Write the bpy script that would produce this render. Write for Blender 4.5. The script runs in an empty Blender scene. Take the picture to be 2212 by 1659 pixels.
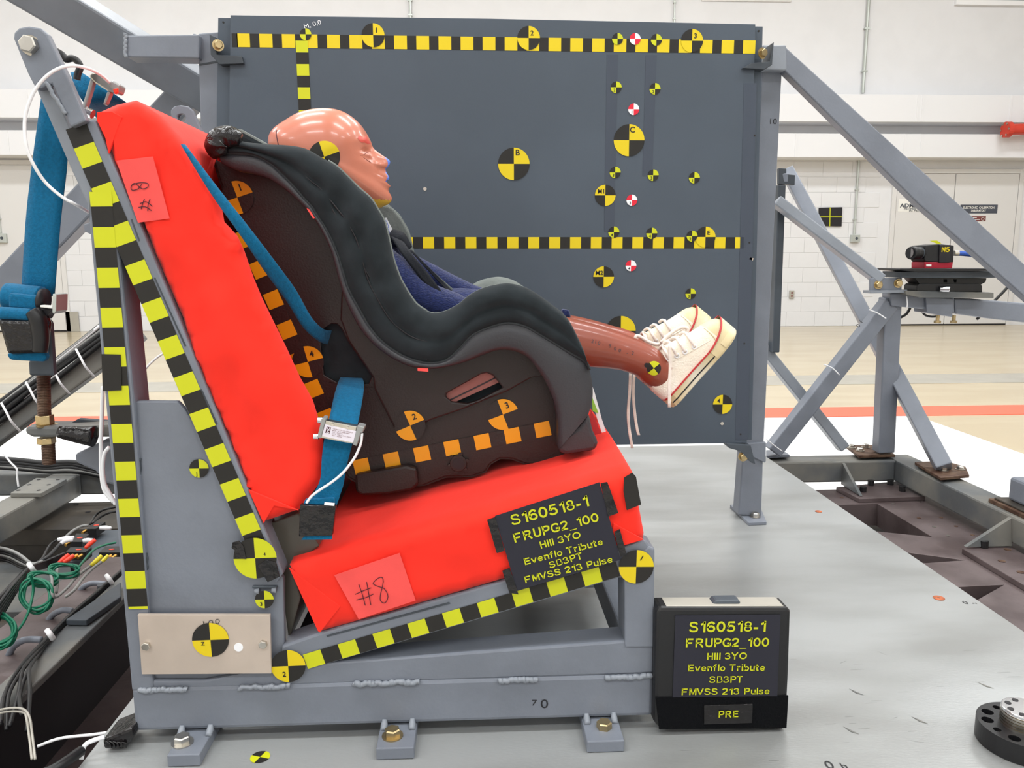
import bpy, bmesh, math, random
from mathutils import Vector as V, Matrix, noise
from mathutils.geometry import tessellate_polygon, delaunay_2d_cdt
from mathutils.bvhtree import BVHTree
random.seed(7)
scene = bpy.context.scene
COL = scene.collection
# ---------------------------------------------------------------- camera
F_PX, PITCH, YAW, ROLL, CAM_Z = 1700.0, .15825727, .04655307, -.00325309, .95
def cam_axes():
    cy, sy, cp, sp = math.cos(YAW), math.sin(YAW), math.cos(PITCH), math.sin(PITCH)
    fw = V((sy*cp, cy*cp, -sp)); rt = V((cy, -sy, 0)); up = rt.cross(fw)
    return rt*math.cos(ROLL)+up*math.sin(ROLL), up*math.cos(ROLL)-rt*math.sin(ROLL), fw
AR, AU, AF = cam_axes()
CAM = V((0, 0, CAM_Z))
cd = bpy.data.cameras.new('camera'); cam = bpy.data.objects.new('camera', cd); COL.objects.link(cam)
cam.matrix_world = Matrix((( AR.x, AU.x, -AF.x, CAM.x), (AR.y, AU.y, -AF.y, CAM.y), (AR.z, AU.z, -AF.z, CAM.z), (0, 0, 0, 1)))
cd.sensor_width = 36; cd.lens = F_PX/2212*36; cd.clip_start = .05; cd.clip_end = 100
scene.camera = cam
# ---------------------------------------------------------------- world, lights, exposure
w = bpy.data.worlds.new('world'); scene.world = w; w.use_nodes = True
w.node_tree.nodes['Background'].inputs[0].default_value = (.95, .97, 1, 1)
w.node_tree.nodes['Background'].inputs[1].default_value = .6
scene.view_settings.view_transform = 'Standard'; scene.view_settings.look = 'None'
scene.view_settings.gamma = 1; scene.view_settings.exposure = -0.75
scene.view_settings.use_curve_mapping = False
def area_light(loc, sx, sy, power, rot=(0, 0, 0), color=(.93, .97, 1)):
    l = bpy.data.lights.new('ceiling_lamp_light', 'AREA'); l.shape = 'RECTANGLE'; l.size = sx; l.size_y = sy
    l.energy = power; l.color = color
    o = bpy.data.objects.new('ceiling_lamp_light', l); COL.objects.link(o); o.location = loc; o.rotation_euler = rot
    return o
LAMPS = [(x, y) for y in (-3.2, 0.2, 3.4, 7.2) for x in (-6, -2, 2, 6)]
for lx, ly in LAMPS:
    area_light((lx, ly, 5.62), 2.2, .5, 150)
# ---------------------------------------------------------------- pixel to point helpers (2212 x 1659 frame)
def ray(x, y): return AF+AR*((x-1106)/F_PX)-AU*((y-829.5)/F_PX)
def PY(x, y, Y): d = ray(x, y); return CAM+d*(Y/d.y)
def PZ(x, y, Z): d = ray(x, y); return CAM+d*((Z-CAM_Z)/d.z)
# ---------------------------------------------------------------- materials
def lin(c):
    if isinstance(c, str): c = tuple(int(c[i:i+2], 16)/255 for i in (0, 2, 4))
    elif max(c) > 1: c = tuple(v/255 for v in c)
    return tuple((v/12.92 if v <= .04045 else ((v+.055)/1.055)**2.4) for v in c)+(1,)
def mat(name, c, rough=.5, metal=0, var=0, vscale=8, bump=0, bscale=60, c2=None, coat=0, spec=.4, sheen=0, stretch=None, bdist=.002, lo=.4, hi=.6):
    m = bpy.data.materials.new(name); m.use_nodes = True; nt = m.node_tree; b = nt.nodes['Principled BSDF']
    col = lin(c); b.inputs['Base Color'].default_value = col
    b.inputs['Roughness'].default_value = rough; b.inputs['Metallic'].default_value = metal
    b.inputs['Specular IOR Level'].default_value = spec
    if coat: b.inputs['Coat Weight'].default_value = coat; b.inputs['Coat Roughness'].default_value = .1
    if sheen: b.inputs['Sheen Weight'].default_value = sheen
    m.diffuse_color = col
    if var or c2 or bump:
        tc = nt.nodes.new('ShaderNodeTexCoord'); src = tc.outputs['Object']
        if stretch:
            mp = nt.nodes.new('ShaderNodeMapping'); mp.inputs['Scale'].default_value = stretch
            nt.links.new(src, mp.inputs[0]); src = mp.outputs[0]
    if var or c2:
        n = nt.nodes.new('ShaderNodeTexNoise'); n.inputs['Scale'].default_value = vscale; n.inputs['Detail'].default_value = 6
        nt.links.new(src, n.inputs['Vector'])
        r = nt.nodes.new('ShaderNodeValToRGB'); e = r.color_ramp.elements
        e[0].position = lo; e[1].position = hi
        if c2: e[0].color = col; e[1].color = lin(c2)
        else:
            e[0].color = tuple(v*(1-var) for v in col[:3])+(1,); e[1].color = tuple(min(1, v*(1+var)) for v in col[:3])+(1,)
        nt.links.new(n.outputs['Fac'], r.inputs[0]); nt.links.new(r.outputs[0], b.inputs['Base Color'])
    if bump:
        n2 = nt.nodes.new('ShaderNodeTexNoise'); n2.inputs['Scale'].default_value = bscale; n2.inputs['Detail'].default_value = 4
        nt.links.new(src, n2.inputs['Vector'])
        bp = nt.nodes.new('ShaderNodeBump'); bp.inputs['Strength'].default_value = bump; bp.inputs['Distance'].default_value = bdist
        nt.links.new(n2.outputs['Fac'], bp.inputs['Height']); nt.links.new(bp.outputs[0], b.inputs['Normal'])
    return m
M = {}
M['paint'] = mat('grey_paint', (118, 123, 133), .4, 0, .07, 9, .12, 180)
M['paint_lt'] = mat('light_grey_paint', (132, 137, 145), .4, 0, .08, 7, .15, 120)
M['paint_worn'] = mat('worn_grey_paint', (88, 91, 93), .45, 0, 0, 6, .15, 90, c2=(116, 114, 108))
M['paint_dk'] = mat('dark_grey_paint', (64, 70, 77), .5, 0, .2, 5, .2, 60)
M['board'] = mat('slate_board_paint', (74, 83, 94), .45, 0, .06, 3, .05, 200, spec=.35)
M['board_dk'] = mat('darker_board_band', (68, 75, 87), .5, spec=.3)
M['red'] = mat('red_fabric', (245, 50, 36), .8, 0, .06, 5, .4, 14, sheen=.1, bdist=.006)
M['note'] = mat('pink_note_tape', (236, 84, 80), .35, 0, .04, 20)
M['yel'] = mat('lemon_yellow_print', (200, 203, 22), .45)
M['yel2'] = mat('golden_yellow_print', (222, 196, 16), .45)
M['ora'] = mat('orange_yellow_print', (226, 156, 12), .4)
M['blk'] = mat('black_print', (38, 36, 33), .5, spec=.3)
M['ink'] = mat('black_ink', (30, 28, 32), .5)
M['inkp'] = mat('plum_ink', (74, 18, 34), .5)
M['black'] = mat('black_plastic', (26, 26, 28), .4, bump=.1, bscale=150)
M['blackg'] = mat('glossy_black_tape', (26, 24, 25), .2, bump=1, bscale=45, bdist=.006)
M['dark'] = mat('dark_void_paint', (24, 24, 25), .8)
M['shell'] = mat('dark_brown_moulded_plastic', (35, 26, 25), .42, 0, .1, 6, .25, 350)
M['rim'] = mat('charcoal_moulded_plastic', (52, 52, 56), .45, bump=.25, bscale=350)
M['fab'] = mat('charcoal_seat_fabric', (38, 43, 46), .95, 0, .12, 30, .8, 22, sheen=.06, bdist=.003)
M['fabhi'] = mat('piping_grey', (56, 58, 60), .9, bump=.5, bscale=300)
M['liner'] = mat('light_grey_lining', (108, 113, 110), .9, 0, .08, 40, .4, 200)
M['skin'] = mat('vinyl_flesh', (196, 116, 92), .3, 0, .05, 12, spec=.5, coat=.25)
M['skin2'] = mat('brown_vinyl_flesh', (142, 70, 52), .33, 0, .12, 9, coat=.2)
M['navy'] = mat('navy_knit', (30, 40, 84), .95, 0, .25, 220, 1, 260, sheen=.3, stretch=(1, 1, 3), bdist=.002)
M['belt'] = mat('teal_blue_webbing', (6, 96, 136), .7, 0, .1, 260, .4, 500, sheen=.1)
M['strapb'] = mat('black_webbing', (34, 36, 42), .6, bump=.3, bscale=400)
M['canvas'] = mat('off_white_canvas', (240, 232, 218), .85, 0, 0, 9, .5, 400, c2=(228, 208, 178), lo=.45, hi=.75)
M['rubber'] = mat('cream_rubber', (220, 213, 192), .5, 0, 0, 14, .2, 90, c2=(208, 190, 148))
M['lace'] = mat('white_lace', (236, 224, 214), .85, 0, .06, 60, .4, 300)
M['redline'] = mat('red_rubber_line', (188, 50, 54), .5)
M['chrome'] = mat('chrome', (215, 215, 218), .16, 1)
M['steel'] = mat('bright_zinc', (196, 192, 184), .28, 1, .1, 30)
M['brass'] = mat('yellow_zinc', (186, 166, 126), .35, 1, .2, 30)
M['rusty'] = mat('rusty_steel', (70, 46, 34), .6, .3, 0, 30, .4, 100, c2=(104, 82, 66))
M['rust'] = mat('orange_rust', (170, 92, 58), .7, 0, .3, 60)
M['plate'] = mat('zinc_passivated_plate', (198, 183, 170), .35, .35, .06, 12)
M['alu'] = mat('brushed_aluminium_sheet', (150, 151, 150), .36, .35, 0, 2.2, .1, 120, c2=(166, 168, 168), stretch=(1, 3, 1))
M['deck'] = mat('brown_sled_steel', (84, 72, 72), .4, .3, 0, 8, .2, 90, c2=(104, 92, 92))
M['deckd'] = mat('dark_sled_steel', (58, 54, 50), .5, .2, 0, 8, .2, 90, c2=(76, 70, 62))
M['wall'] = mat('white_wall_paint', (222, 222, 224), .6, 0, .015, 3)
M['wallw'] = mat('warm_white_paint', (216, 214, 212), .5)
M['trunk'] = mat('white_duct_paint', (226, 226, 228), .5)
M['conc'] = mat('tan_sealed_concrete', (186, 171, 143), .22, 0, 0, 1.2, .05, 30, c2=(193, 179, 151), stretch=(1, 3, 1))
M['gstrip'] = mat('grey_floor_steel', (172, 168, 158), .4, .1, .05, 6)
M['rstrip'] = mat('red_floor_paint', (240, 108, 84), .5)
M['wplate'] = mat('white_floor_plate_paint', (236, 236, 236), .5)
M['ceil'] = mat('ceiling_white', (236, 236, 234), .8)
M['galv'] = mat('galvanised_tube', (190, 195, 190), .35, .5)
M['signw'] = mat('white_sign', (236, 234, 228), .5)
M['signb'] = mat('charcoal_sign', (74, 78, 88), .5)
M['signr'] = mat('maroon_sign', (120, 66, 64), .5)
M['placard'] = mat('black_placard_paper', (40, 40, 50), .6, spec=.3)
M['white'] = mat('white_plastic', (240, 240, 242), .35)
M['grn'] = mat('green_cable_jacket', (12, 108, 80), .4)
M['grey'] = mat('grey_cable_jacket', (132, 132, 130), .4)
M['lbl'] = mat('label_white', (232, 224, 234), .4)
M['gold'] = mat('gold_contact', (224, 176, 92), .25, 1)
M['redp'] = mat('red_plastic', (232, 66, 44), .4)
M['yelp'] = mat('yellow_plastic', (222, 206, 50), .4)
M['pipe'] = mat('red_pipe_paint', (204, 66, 50), .4)
M['blue'] = mat('blue_sleeve', (48, 84, 168), .6, bump=.5, bscale=200)
M['crim'] = mat('crimson_anodised', (168, 38, 56), .3, .4)
M['lens'] = mat('lens_glass', (60, 52, 58), .05, 0, coat=1)
M['olive'] = mat('olive_dark_rubber', (76, 74, 66), .3, bump=.3, bscale=40)
M['velcro'] = mat('black_velcro', (10, 11, 14), .95, bump=.6, bscale=300)
M['lamp'] = mat('lamp_diffuser', (255, 252, 244), .5)
nt = M['lamp'].node_tree; nt.nodes['Principled BSDF'].inputs['Emission Color'].default_value = (1, .97, .92, 1); nt.nodes['Principled BSDF'].inputs['Emission Strength'].default_value = 6
M['slot'] = mat('pink_bounce_tint', (150, 92, 86), .5); M['chinyel'] = mat('chin_paint_yellow', (222, 176, 62), .35); M['noseblue'] = mat('nose_paint_blue', (96, 130, 222), .35); M['browred'] = mat('brow_paint_red', (206, 82, 70), .4)  # slot: red bounce light inside the shell, held in the colour
M['green_l'] = mat('lime_label', (150, 200, 70), .5)
for k_ in ('red', 'fab', 'belt', 'navy', 'canvas', 'velcro', 'fabhi', 'lace', 'strapb', 'note'): M[k_].node_tree.nodes['Principled BSDF'].inputs['Specular IOR Level'].default_value = .15
# ---------------------------------------------------------------- object helpers
def tag(o, label=None, cat=None, group=None, kind=None):
    if label: o['label'] = label
    if cat: o['category'] = cat
    if group: o['group'] = group
    if kind: o['kind'] = kind
    return o
def thing(name, label, cat, loc=(0, 0, 0), group=None):
    o = bpy.data.objects.new(name, None); COL.objects.link(o); o.location = loc; o.empty_display_size = .05
    return tag(o, label, cat, group)
def root_loc(p):
    l = V((0, 0, 0))
    while p is not None: l = l+V(p.location); p = p.parent
    return l
def link(name, me, mats, parent=None, smooth=False):
    o = bpy.data.objects.new(name, me); COL.objects.link(o)
    for m in (mats if isinstance(mats, (list, tuple)) else [mats]): me.materials.append(M[m] if isinstance(m, str) else m)
    if smooth:
        for p in me.polygons: p.use_smooth = True
    if parent is not None:
        o.parent = parent; o.location = -root_loc(parent)
    return o
def rawmesh(name, vs, fs, mi=None):
    me = bpy.data.meshes.new(name); me.from_pydata([tuple(v) for v in vs], [], fs)
    if mi:
        for p, i in zip(me.polygons, mi): p.material_index = i
    me.update(); return me
def clean(me):
    bm = bmesh.new(); bm.from_mesh(me); bmesh.ops.recalc_face_normals(bm, faces=bm.faces); bm.to_mesh(me); bm.free(); return me
def bevel(o, wd, seg=2):
    if wd:
        m = o.modifiers.new('bevel', 'BEVEL'); m.width = wd; m.segments = seg; m.limit_method = 'ANGLE'; m.angle_limit = .6
    return o
def prism3(name, pts, dv, mats, parent=None, bev=0, holes=(), smooth=False):
    """closed outline of 3D points pushed along dv; holes are outlines too"""
    loops = [list(map(V, pts))]+[list(map(V, h)) for h in holes]
    flat = [p for l in loops for p in l]; n = len(flat); dv = V(dv)
    vs = flat+[p+dv for p in flat]; fs = []
    if holes:
        for t in tessellate_polygon(loops): fs.append(tuple(t)); fs.append(tuple(i+n for i in reversed(t)))
    else:
        fs.append(tuple(range(n))); fs.append(tuple(range(2*n-1, n-1, -1)))
    k = 0
    for l in loops:
        m = len(l)
        for i in range(m):
            a, b = k+i, k+(i+1) % m; fs.append((a, b, b+n, a+n))
        k += m
    me = clean(rawmesh(name, vs, fs)); o = link(name, me, mats, parent, smooth)
    return bevel(o, bev)
def pr(name, px, Y, d, mats, parent=None, bev=.0015, holes=()):
    """outline given in frame pixels, taken at the plane Y and pushed back by d"""
    return prism3(name, [PY(x, y, Y) for x, y in px], (0, d, 0), mats, parent, bev, [[PY(x, y, Y) for x, y in h] for h in holes])
def box(name, lo, hi, mats, parent=None, bev=.001):
    x0, y0, z0 = lo; x1, y1, z1 = hi
    return prism3(name, [(x0, y0, z0), (x1, y0, z0), (x1, y1, z0), (x0, y1, z0)], (0, 0, z1-z0), mats, parent, bev)
def beam(name, p0, p1, wd, h, mats, parent=None, side=(0, 1, 0), bev=.004):
    """box section bar; wd runs along side, h across"""
    p0, p1 = V(p0), V(p1); d = (p1-p0).normalized(); s = V(side); s = (s-d*s.dot(d)).normalized(); u = s.cross(d)
    c = [p0+s*a*wd/2+u*b*h/2 for a, b in ((-1, -1), (1, -1), (1, 1), (-1, 1))]
    return prism3(name, c, p1-p0, mats, parent, bev)
def tube_mb(pts, r, seg=8, closed=False, vs=None, fs=None):
    pts = [V(p) for p in pts]; vs = [] if vs is None else vs; fs = [] if fs is None else fs
    base = len(vs); n = len(pts); prev = None
    for i, p in enumerate(pts):
        a = pts[(i-1) % n] if (closed or i > 0) else p; b = pts[(i+1) % n] if (closed or i < n-1) else p
        d = (b-a); d = d.normalized() if d.length > 1e-9 else V((0, 0, 1))
        if prev is None:
            t = V((0, 0, 1)) if abs(d.z) < .9 else V((1, 0, 0)); s = d.cross(t).normalized()
        else: s = (prev-d*prev.dot(d)); s = s.normalized() if s.length > 1e-6 else d.orthogonal().normalized()
        prev = s; u = d.cross(s); rr = r[i] if isinstance(r, (list, tuple)) else r
        for k in range(seg):
            q = 2*math.pi*k/seg; vs.append(p+s*math.cos(q)*rr+u*math.sin(q)*rr)
    m = n if closed else n-1
    for i in range(m):
        for k in range(seg):
            a = base+i*seg+k; b = base+i*seg+(k+1) % seg; c = base+((i+1) % n)*seg+(k+1) % seg; e = base+((i+1) % n)*seg+k
            fs.append((a, b, c, e))
    if not closed:
        fs.append(tuple(base+k for k in range(seg))[::-1]); fs.append(tuple(base+(n-1)*seg+k for k in range(seg)))
    return vs, fs
def smoothpts(pts, k=6, closed=False):
    """Catmull-Rom through the points"""
    P = [V(p) for p in pts]; n = len(P); out = []
    rng = n if closed else n-1
    for i in range(rng):
        if closed: a, b, c, d = P[(i-1) % n], P[i], P[(i+1) % n], P[(i+2) % n]
        else: a, b, c, d = P[max(i-1, 0)], P[i], P[i+1], P[min(i+2, n-1)]
        for j in range(k):
            t = j/k; out.append(.5*((2*b)+(c-a)*t+(2*a-5*b+4*c-d)*t*t+(3*b-a-3*c+d)*t**3))
    if not closed: out.append(P[-1])
    return out
def tube(name, pts, r, mats, parent=None, seg=8, k=6, closed=False):
    P = smoothpts(pts, k, closed) if k else [V(p) for p in pts]
    if isinstance(r, (list, tuple)) and k:
        n = len(r); rr = []
        for i in range(len(P)):
            t = i/(len(P)-1)*(n-1); a = int(min(t, n-2)); rr.append(r[a]+(r[a+1]-r[a])*(t-a))
        r = rr
    vs, fs = tube_mb(P, r, seg, closed)
    return link(name, clean(rawmesh(name, vs, fs)), mats, parent, True)
def cyl(name, p0, p1, r, mats, parent=None, seg=24, r2=None, bev=0):
    vs, fs = tube_mb([p0, p1], [r, r if r2 is None else r2], seg)
    o = link(name, clean(rawmesh(name, vs, fs)), mats, parent); return bevel(o, bev)
def bolt(p, r, n, parent, mats='steel', name='bolt', washer=True, h=None):
    """hex head (six flats) with a washer, facing n"""
    p, n = V(p), V(n).normalized(); h = h or r*.9; vs, fs = [], []
    s = n.orthogonal().normalized(); u = n.cross(s)
    def ring(rad, z, m, off=0):
        b = len(vs)
        for k in range(m):
            q = 2*math.pi*k/m+off; vs.append(p+n*z+s*math.cos(q)*rad+u*math.sin(q)*rad)
        return b
    def stack(rs, m):
        bs = [ring(a, z, m) for a, z in rs]
        for b0, b1 in zip(bs, bs[1:]):
            for k in range(m): fs.append((b0+k, b0+(k+1) % m, b1+(k+1) % m, b1+k))
        fs.append(tuple(bs[0]+k for k in range(m))[::-1]); fs.append(tuple(bs[-1]+k for k in range(m)))
    z0 = 0
    if washer: stack([(r*1.35, 0), (r*1.35, r*.16)], 20); z0 = r*.16
    stack([(r, z0), (r, z0+h*.85), (r*.85, z0+h)], 6)
    return link(name, clean(rawmesh(name, vs, fs)), mats, parent)
def sticker(parent, x, y, rp, Y, rot=0, cols=('blk', 'yel2'), txt=None, tq=(.45, .45), ts=.5, off=.0007, name='target_marker', label=None, flip=False, trot=0, tm='ink', ry=None):
    """flat round quadrant target on the plane Y"""
    c = PY(x, y, Y-off); R = rp/F_PX*(c-CAM).dot(AF); vs = [c]; fs, mi = [], []; N = 12
    for q in range(4):
        b = len(vs)
        for k in range(N+1):
            a = math.radians(rot)+math.pi/2*(q+k/N); vs.append(c+V((math.cos(a)*R, 0, math.sin(a)*R)))
        for k in range(N): fs.append((0, b+k, b+k+1)); mi.append((q+1+(1 if flip else 0)) % 2)
    o = link(name, rawmesh(name, vs, fs, mi), list(cols), parent)
    if label: o['label'] = label
    if txt: text(txt, c+V((tq[0]*R, -.0004, tq[1]*R)), ts*R, o, tm, rot=rot+trot, name='marking', bold=.022)
    return o
CAPH = .7
def text(body, c, h, parent, m='ink', rot=0, bold=0, name='lettering', width=None, nrm=None, up=None, thick=.0002, rightv=None):
    """flat letters centred at c; h is the height of the capitals"""
    cu = bpy.data.curves.new('t', 'FONT'); cu.body = body; cu.size = 1; cu.align_x = 'LEFT'; cu.offset = bold; cu.resolution_u = 3
    to = bpy.data.objects.new('t', cu); COL.objects.link(to); bpy.context.view_layer.update()
    me = bpy.data.meshes.new_from_object(to.evaluated_get(bpy.context.evaluated_depsgraph_get()))
    bpy.data.objects.remove(to); bpy.data.curves.remove(cu)
    if not me.vertices: return None
    xs = [v.co.x for v in me.vertices]; cap = CAPH
    x0, x1 = min(xs), max(xs); sc = h/cap; sx = (width/(x1-x0)) if width else sc
    X = V(rightv) if rightv else V((math.cos(math.radians(rot)), 0, math.sin(math.radians(rot))))
    U = V(up) if up else V((-math.sin(math.radians(rot)), 0, math.cos(math.radians(rot))))
    c = V(c)
    for v in me.vertices: v.co = c+X*((v.co.x-(x0+x1)/2)*sx)+U*((v.co.y-cap/2)*sc)
    me.materials.clear(); return link(name, me, m, parent)
_ca = V((0, 0, 0)); _t = text('H', _ca, .7, None); CAPH = max(v.co.z for v in _t.data.vertices)-min(v.co.z for v in _t.data.vertices); bpy.data.objects.remove(_t)
def text_px(body, xl, yl, xr, yr, hpx, Y, parent, m, bold=0, name='lettering', off=.0009):
    """letters whose caps span the pixels xl..xr, centre line from yl to yr"""
    a, b = PY(xl, yl, Y-off), PY(xr, yr, Y-off); d = b-a; rot = math.degrees(math.atan2(d.z, d.x))
    return text(body, (a+b)/2, hpx/F_PX*((a+b)/2-CAM).dot(AF), parent, m, rot, bold, name, width=d.length)
def tape(parent, a, b, Y, wd, n, pitch=None, start=1, cols=('blk', 'yel'), off=.0006, name='checker_tape', ylen=None, label=None, thick=.0004, end=None):
    """printed tape of alternate squares from pixel a to pixel b on plane Y; wd metres wide"""
    A, B = PY(a[0], a[1], Y-off), PY(b[0], b[1], Y-off); d = B-A; L = d.length; d = d/L; u = V((-d.z, 0, d.x))
    st = L/n; vs, fs, mi = [], [], []
    yl = ylen or st
    def quad(t0, t1, i, o):
        b_ = len(vs); f = V((0, -o, 0))
        for t, s in ((t0, -1), (t1, -1), (t1, 1), (t0, 1)): vs.append(A+d*t+u*s*wd/2+f)
        fs.append((b_, b_+1, b_+2, b_+3)); mi.append(i)
    for i in range(n):
        c = (i+start) % 2
        t0, t1 = st*i, st*(i+1)
        e = (yl-st)/2
        if c: t0 -= e; t1 += e
        else: t0 += e; t1 -= e
        quad(t0, t1, c, 0)
    if end: quad(L, L+end, n % 2 if start == 0 else (n+1) % 2, 0)
    o = link(name, rawmesh(name, vs, fs, mi), list(cols), parent)
    if label: o['label'] = label
    return o
def strip(name, L, R, Ys, th, mats, parent=None, k=4, bulge=0):
    """webbing between two edge lines of pixels; Ys gives the distance of each pair"""
    A = smoothpts([PY(p[0], p[1], y) for p, y in zip(L, Ys)], k); B = smoothpts([PY(p[0], p[1], y) for p, y in zip(R, Ys)], k)
    n = len(A); m = 5; vs = []
    for s in (0, 1):
        for a, b in zip(A, B):
            for j in range(m):
                t = j/(m-1); p = a.lerp(b, t)+V((0, (th if s else 0)-bulge*math.sin(math.pi*t), 0)); vs.append(p)
    N = n*m; fs = []
    for i in range(n-1):
        for j in range(m-1):
            q = i*m+j; fs.append((q, q+1, q+m+1, q+m)); fs.append((N+q, N+q+m, N+q+m+1, N+q+1))
        for j in (0, m-1):
            q = i*m+j; fs.append((q, q+m, N+q+m, N+q))
    for i in (0, n-1):
        for j in range(m-1):
            q = i*m+j; fs.append((q, N+q, N+q+1, q+1))
    return link(name, clean(rawmesh(name, vs, fs)), mats, parent, True)
def strokes(name, lines, Y, wpx, mats, parent, off=.0012):
    """handwriting: pixel polylines as flat ink strokes"""
    vs, fs = [], []
    for ln in lines:
        P = smoothpts([PY(x, y, Y-off) for x, y in ln], 5); hw = wpx/2/F_PX*Y
        for i, p in enumerate(P):
            d = (P[min(i+1, len(P)-1)]-P[max(i-1, 0)]).normalized(); u = V((-d.z, 0, d.x))*hw
            vs += [p-u, p+u]
            if i: b = len(vs)-4; fs.append((b, b+2, b+3, b+1))
    return link(name, rawmesh(name, vs, fs), mats, parent)
def soft(name, px, Y0, Y1, rnd, mats, parent=None, sp=.009, wr=None, ny=14, crown=None):
    """stuffed body: outline at the near plane, rounded edge, wrinkled near face, run back to Y1"""
    P = [PY(x, y, Y0) for x, y in px]; poly = []
    for i in range(len(P)):
        a, b = P[i], P[(i+1) % len(P)]; k = max(1, int((b-a).length/sp))
        for j in range(k): poly.append(a.lerp(b, j/k))
    N = len(poly); xs = [p.x for p in poly]; zs = [p.z for p in poly]
    pts = [(p.x, p.z) for p in poly]
    def inside(x, z):
        c = False; j = N-1
        for i in range(N):
            if (pts[i][1] > z) != (pts[j][1] > z) and x < (pts[j][0]-pts[i][0])*(z-pts[i][1])/(pts[j][1]-pts[i][1])+pts[i][0]: c = not c
            j = i
        return c
    def dist(x, z):
        return min((x-a)**2+(z-b)**2 for a, b in pts)**.5
    grid = []; x = min(xs)
    while x < max(xs):
        z = min(zs)
        while z < max(zs):
            xx, zz = x+random.uniform(-.1, .1)*sp, z+random.uniform(-.1, .1)*sp
            if inside(xx, zz) and dist(xx, zz) > sp*.6: grid.append((xx, zz))
            z += sp
        x += sp
    co, ed, fc, _, _, _ = delaunay_2d_cdt([V(p) for p in pts+grid], [], [list(range(N))], 1, 1e-6)
    vs = []
    for i, c in enumerate(co):
        dd = 0 if i < N else dist(c.x, c.y); t = min(1, dd/rnd); yy = Y0+rnd*(1-math.sqrt(max(0, 1-(1-t)**2)))
        if wr and i >= N: yy += wr(c.x, c.y)*min(1, dd/(2*rnd))
        vs.append(V((c.x, yy, c.y)))
    fs = [tuple(f) for f in fc]; prev = list(range(N)); cen = V((sum(xs)/N, 0, sum(zs)/N))
    for r in range(1, ny+1):
        t = r/ny; Y = Y0+rnd+(Y1-Y0-rnd)*t; cur = []
        for i in range(N):
            p = V((pts[i][0], Y, pts[i][1]))
            if crown: p = p+crown(pts[i][0], pts[i][1], t)
            cur.append(len(vs)); vs.append(p)
        for i in range(N): fs.append((prev[i], prev[(i+1) % N], cur[(i+1) % N], cur[i]))
        prev = cur
    fs.append(tuple(prev))
    return link(name, clean(rawmesh(name, vs, fs)), mats, parent, True)

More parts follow.
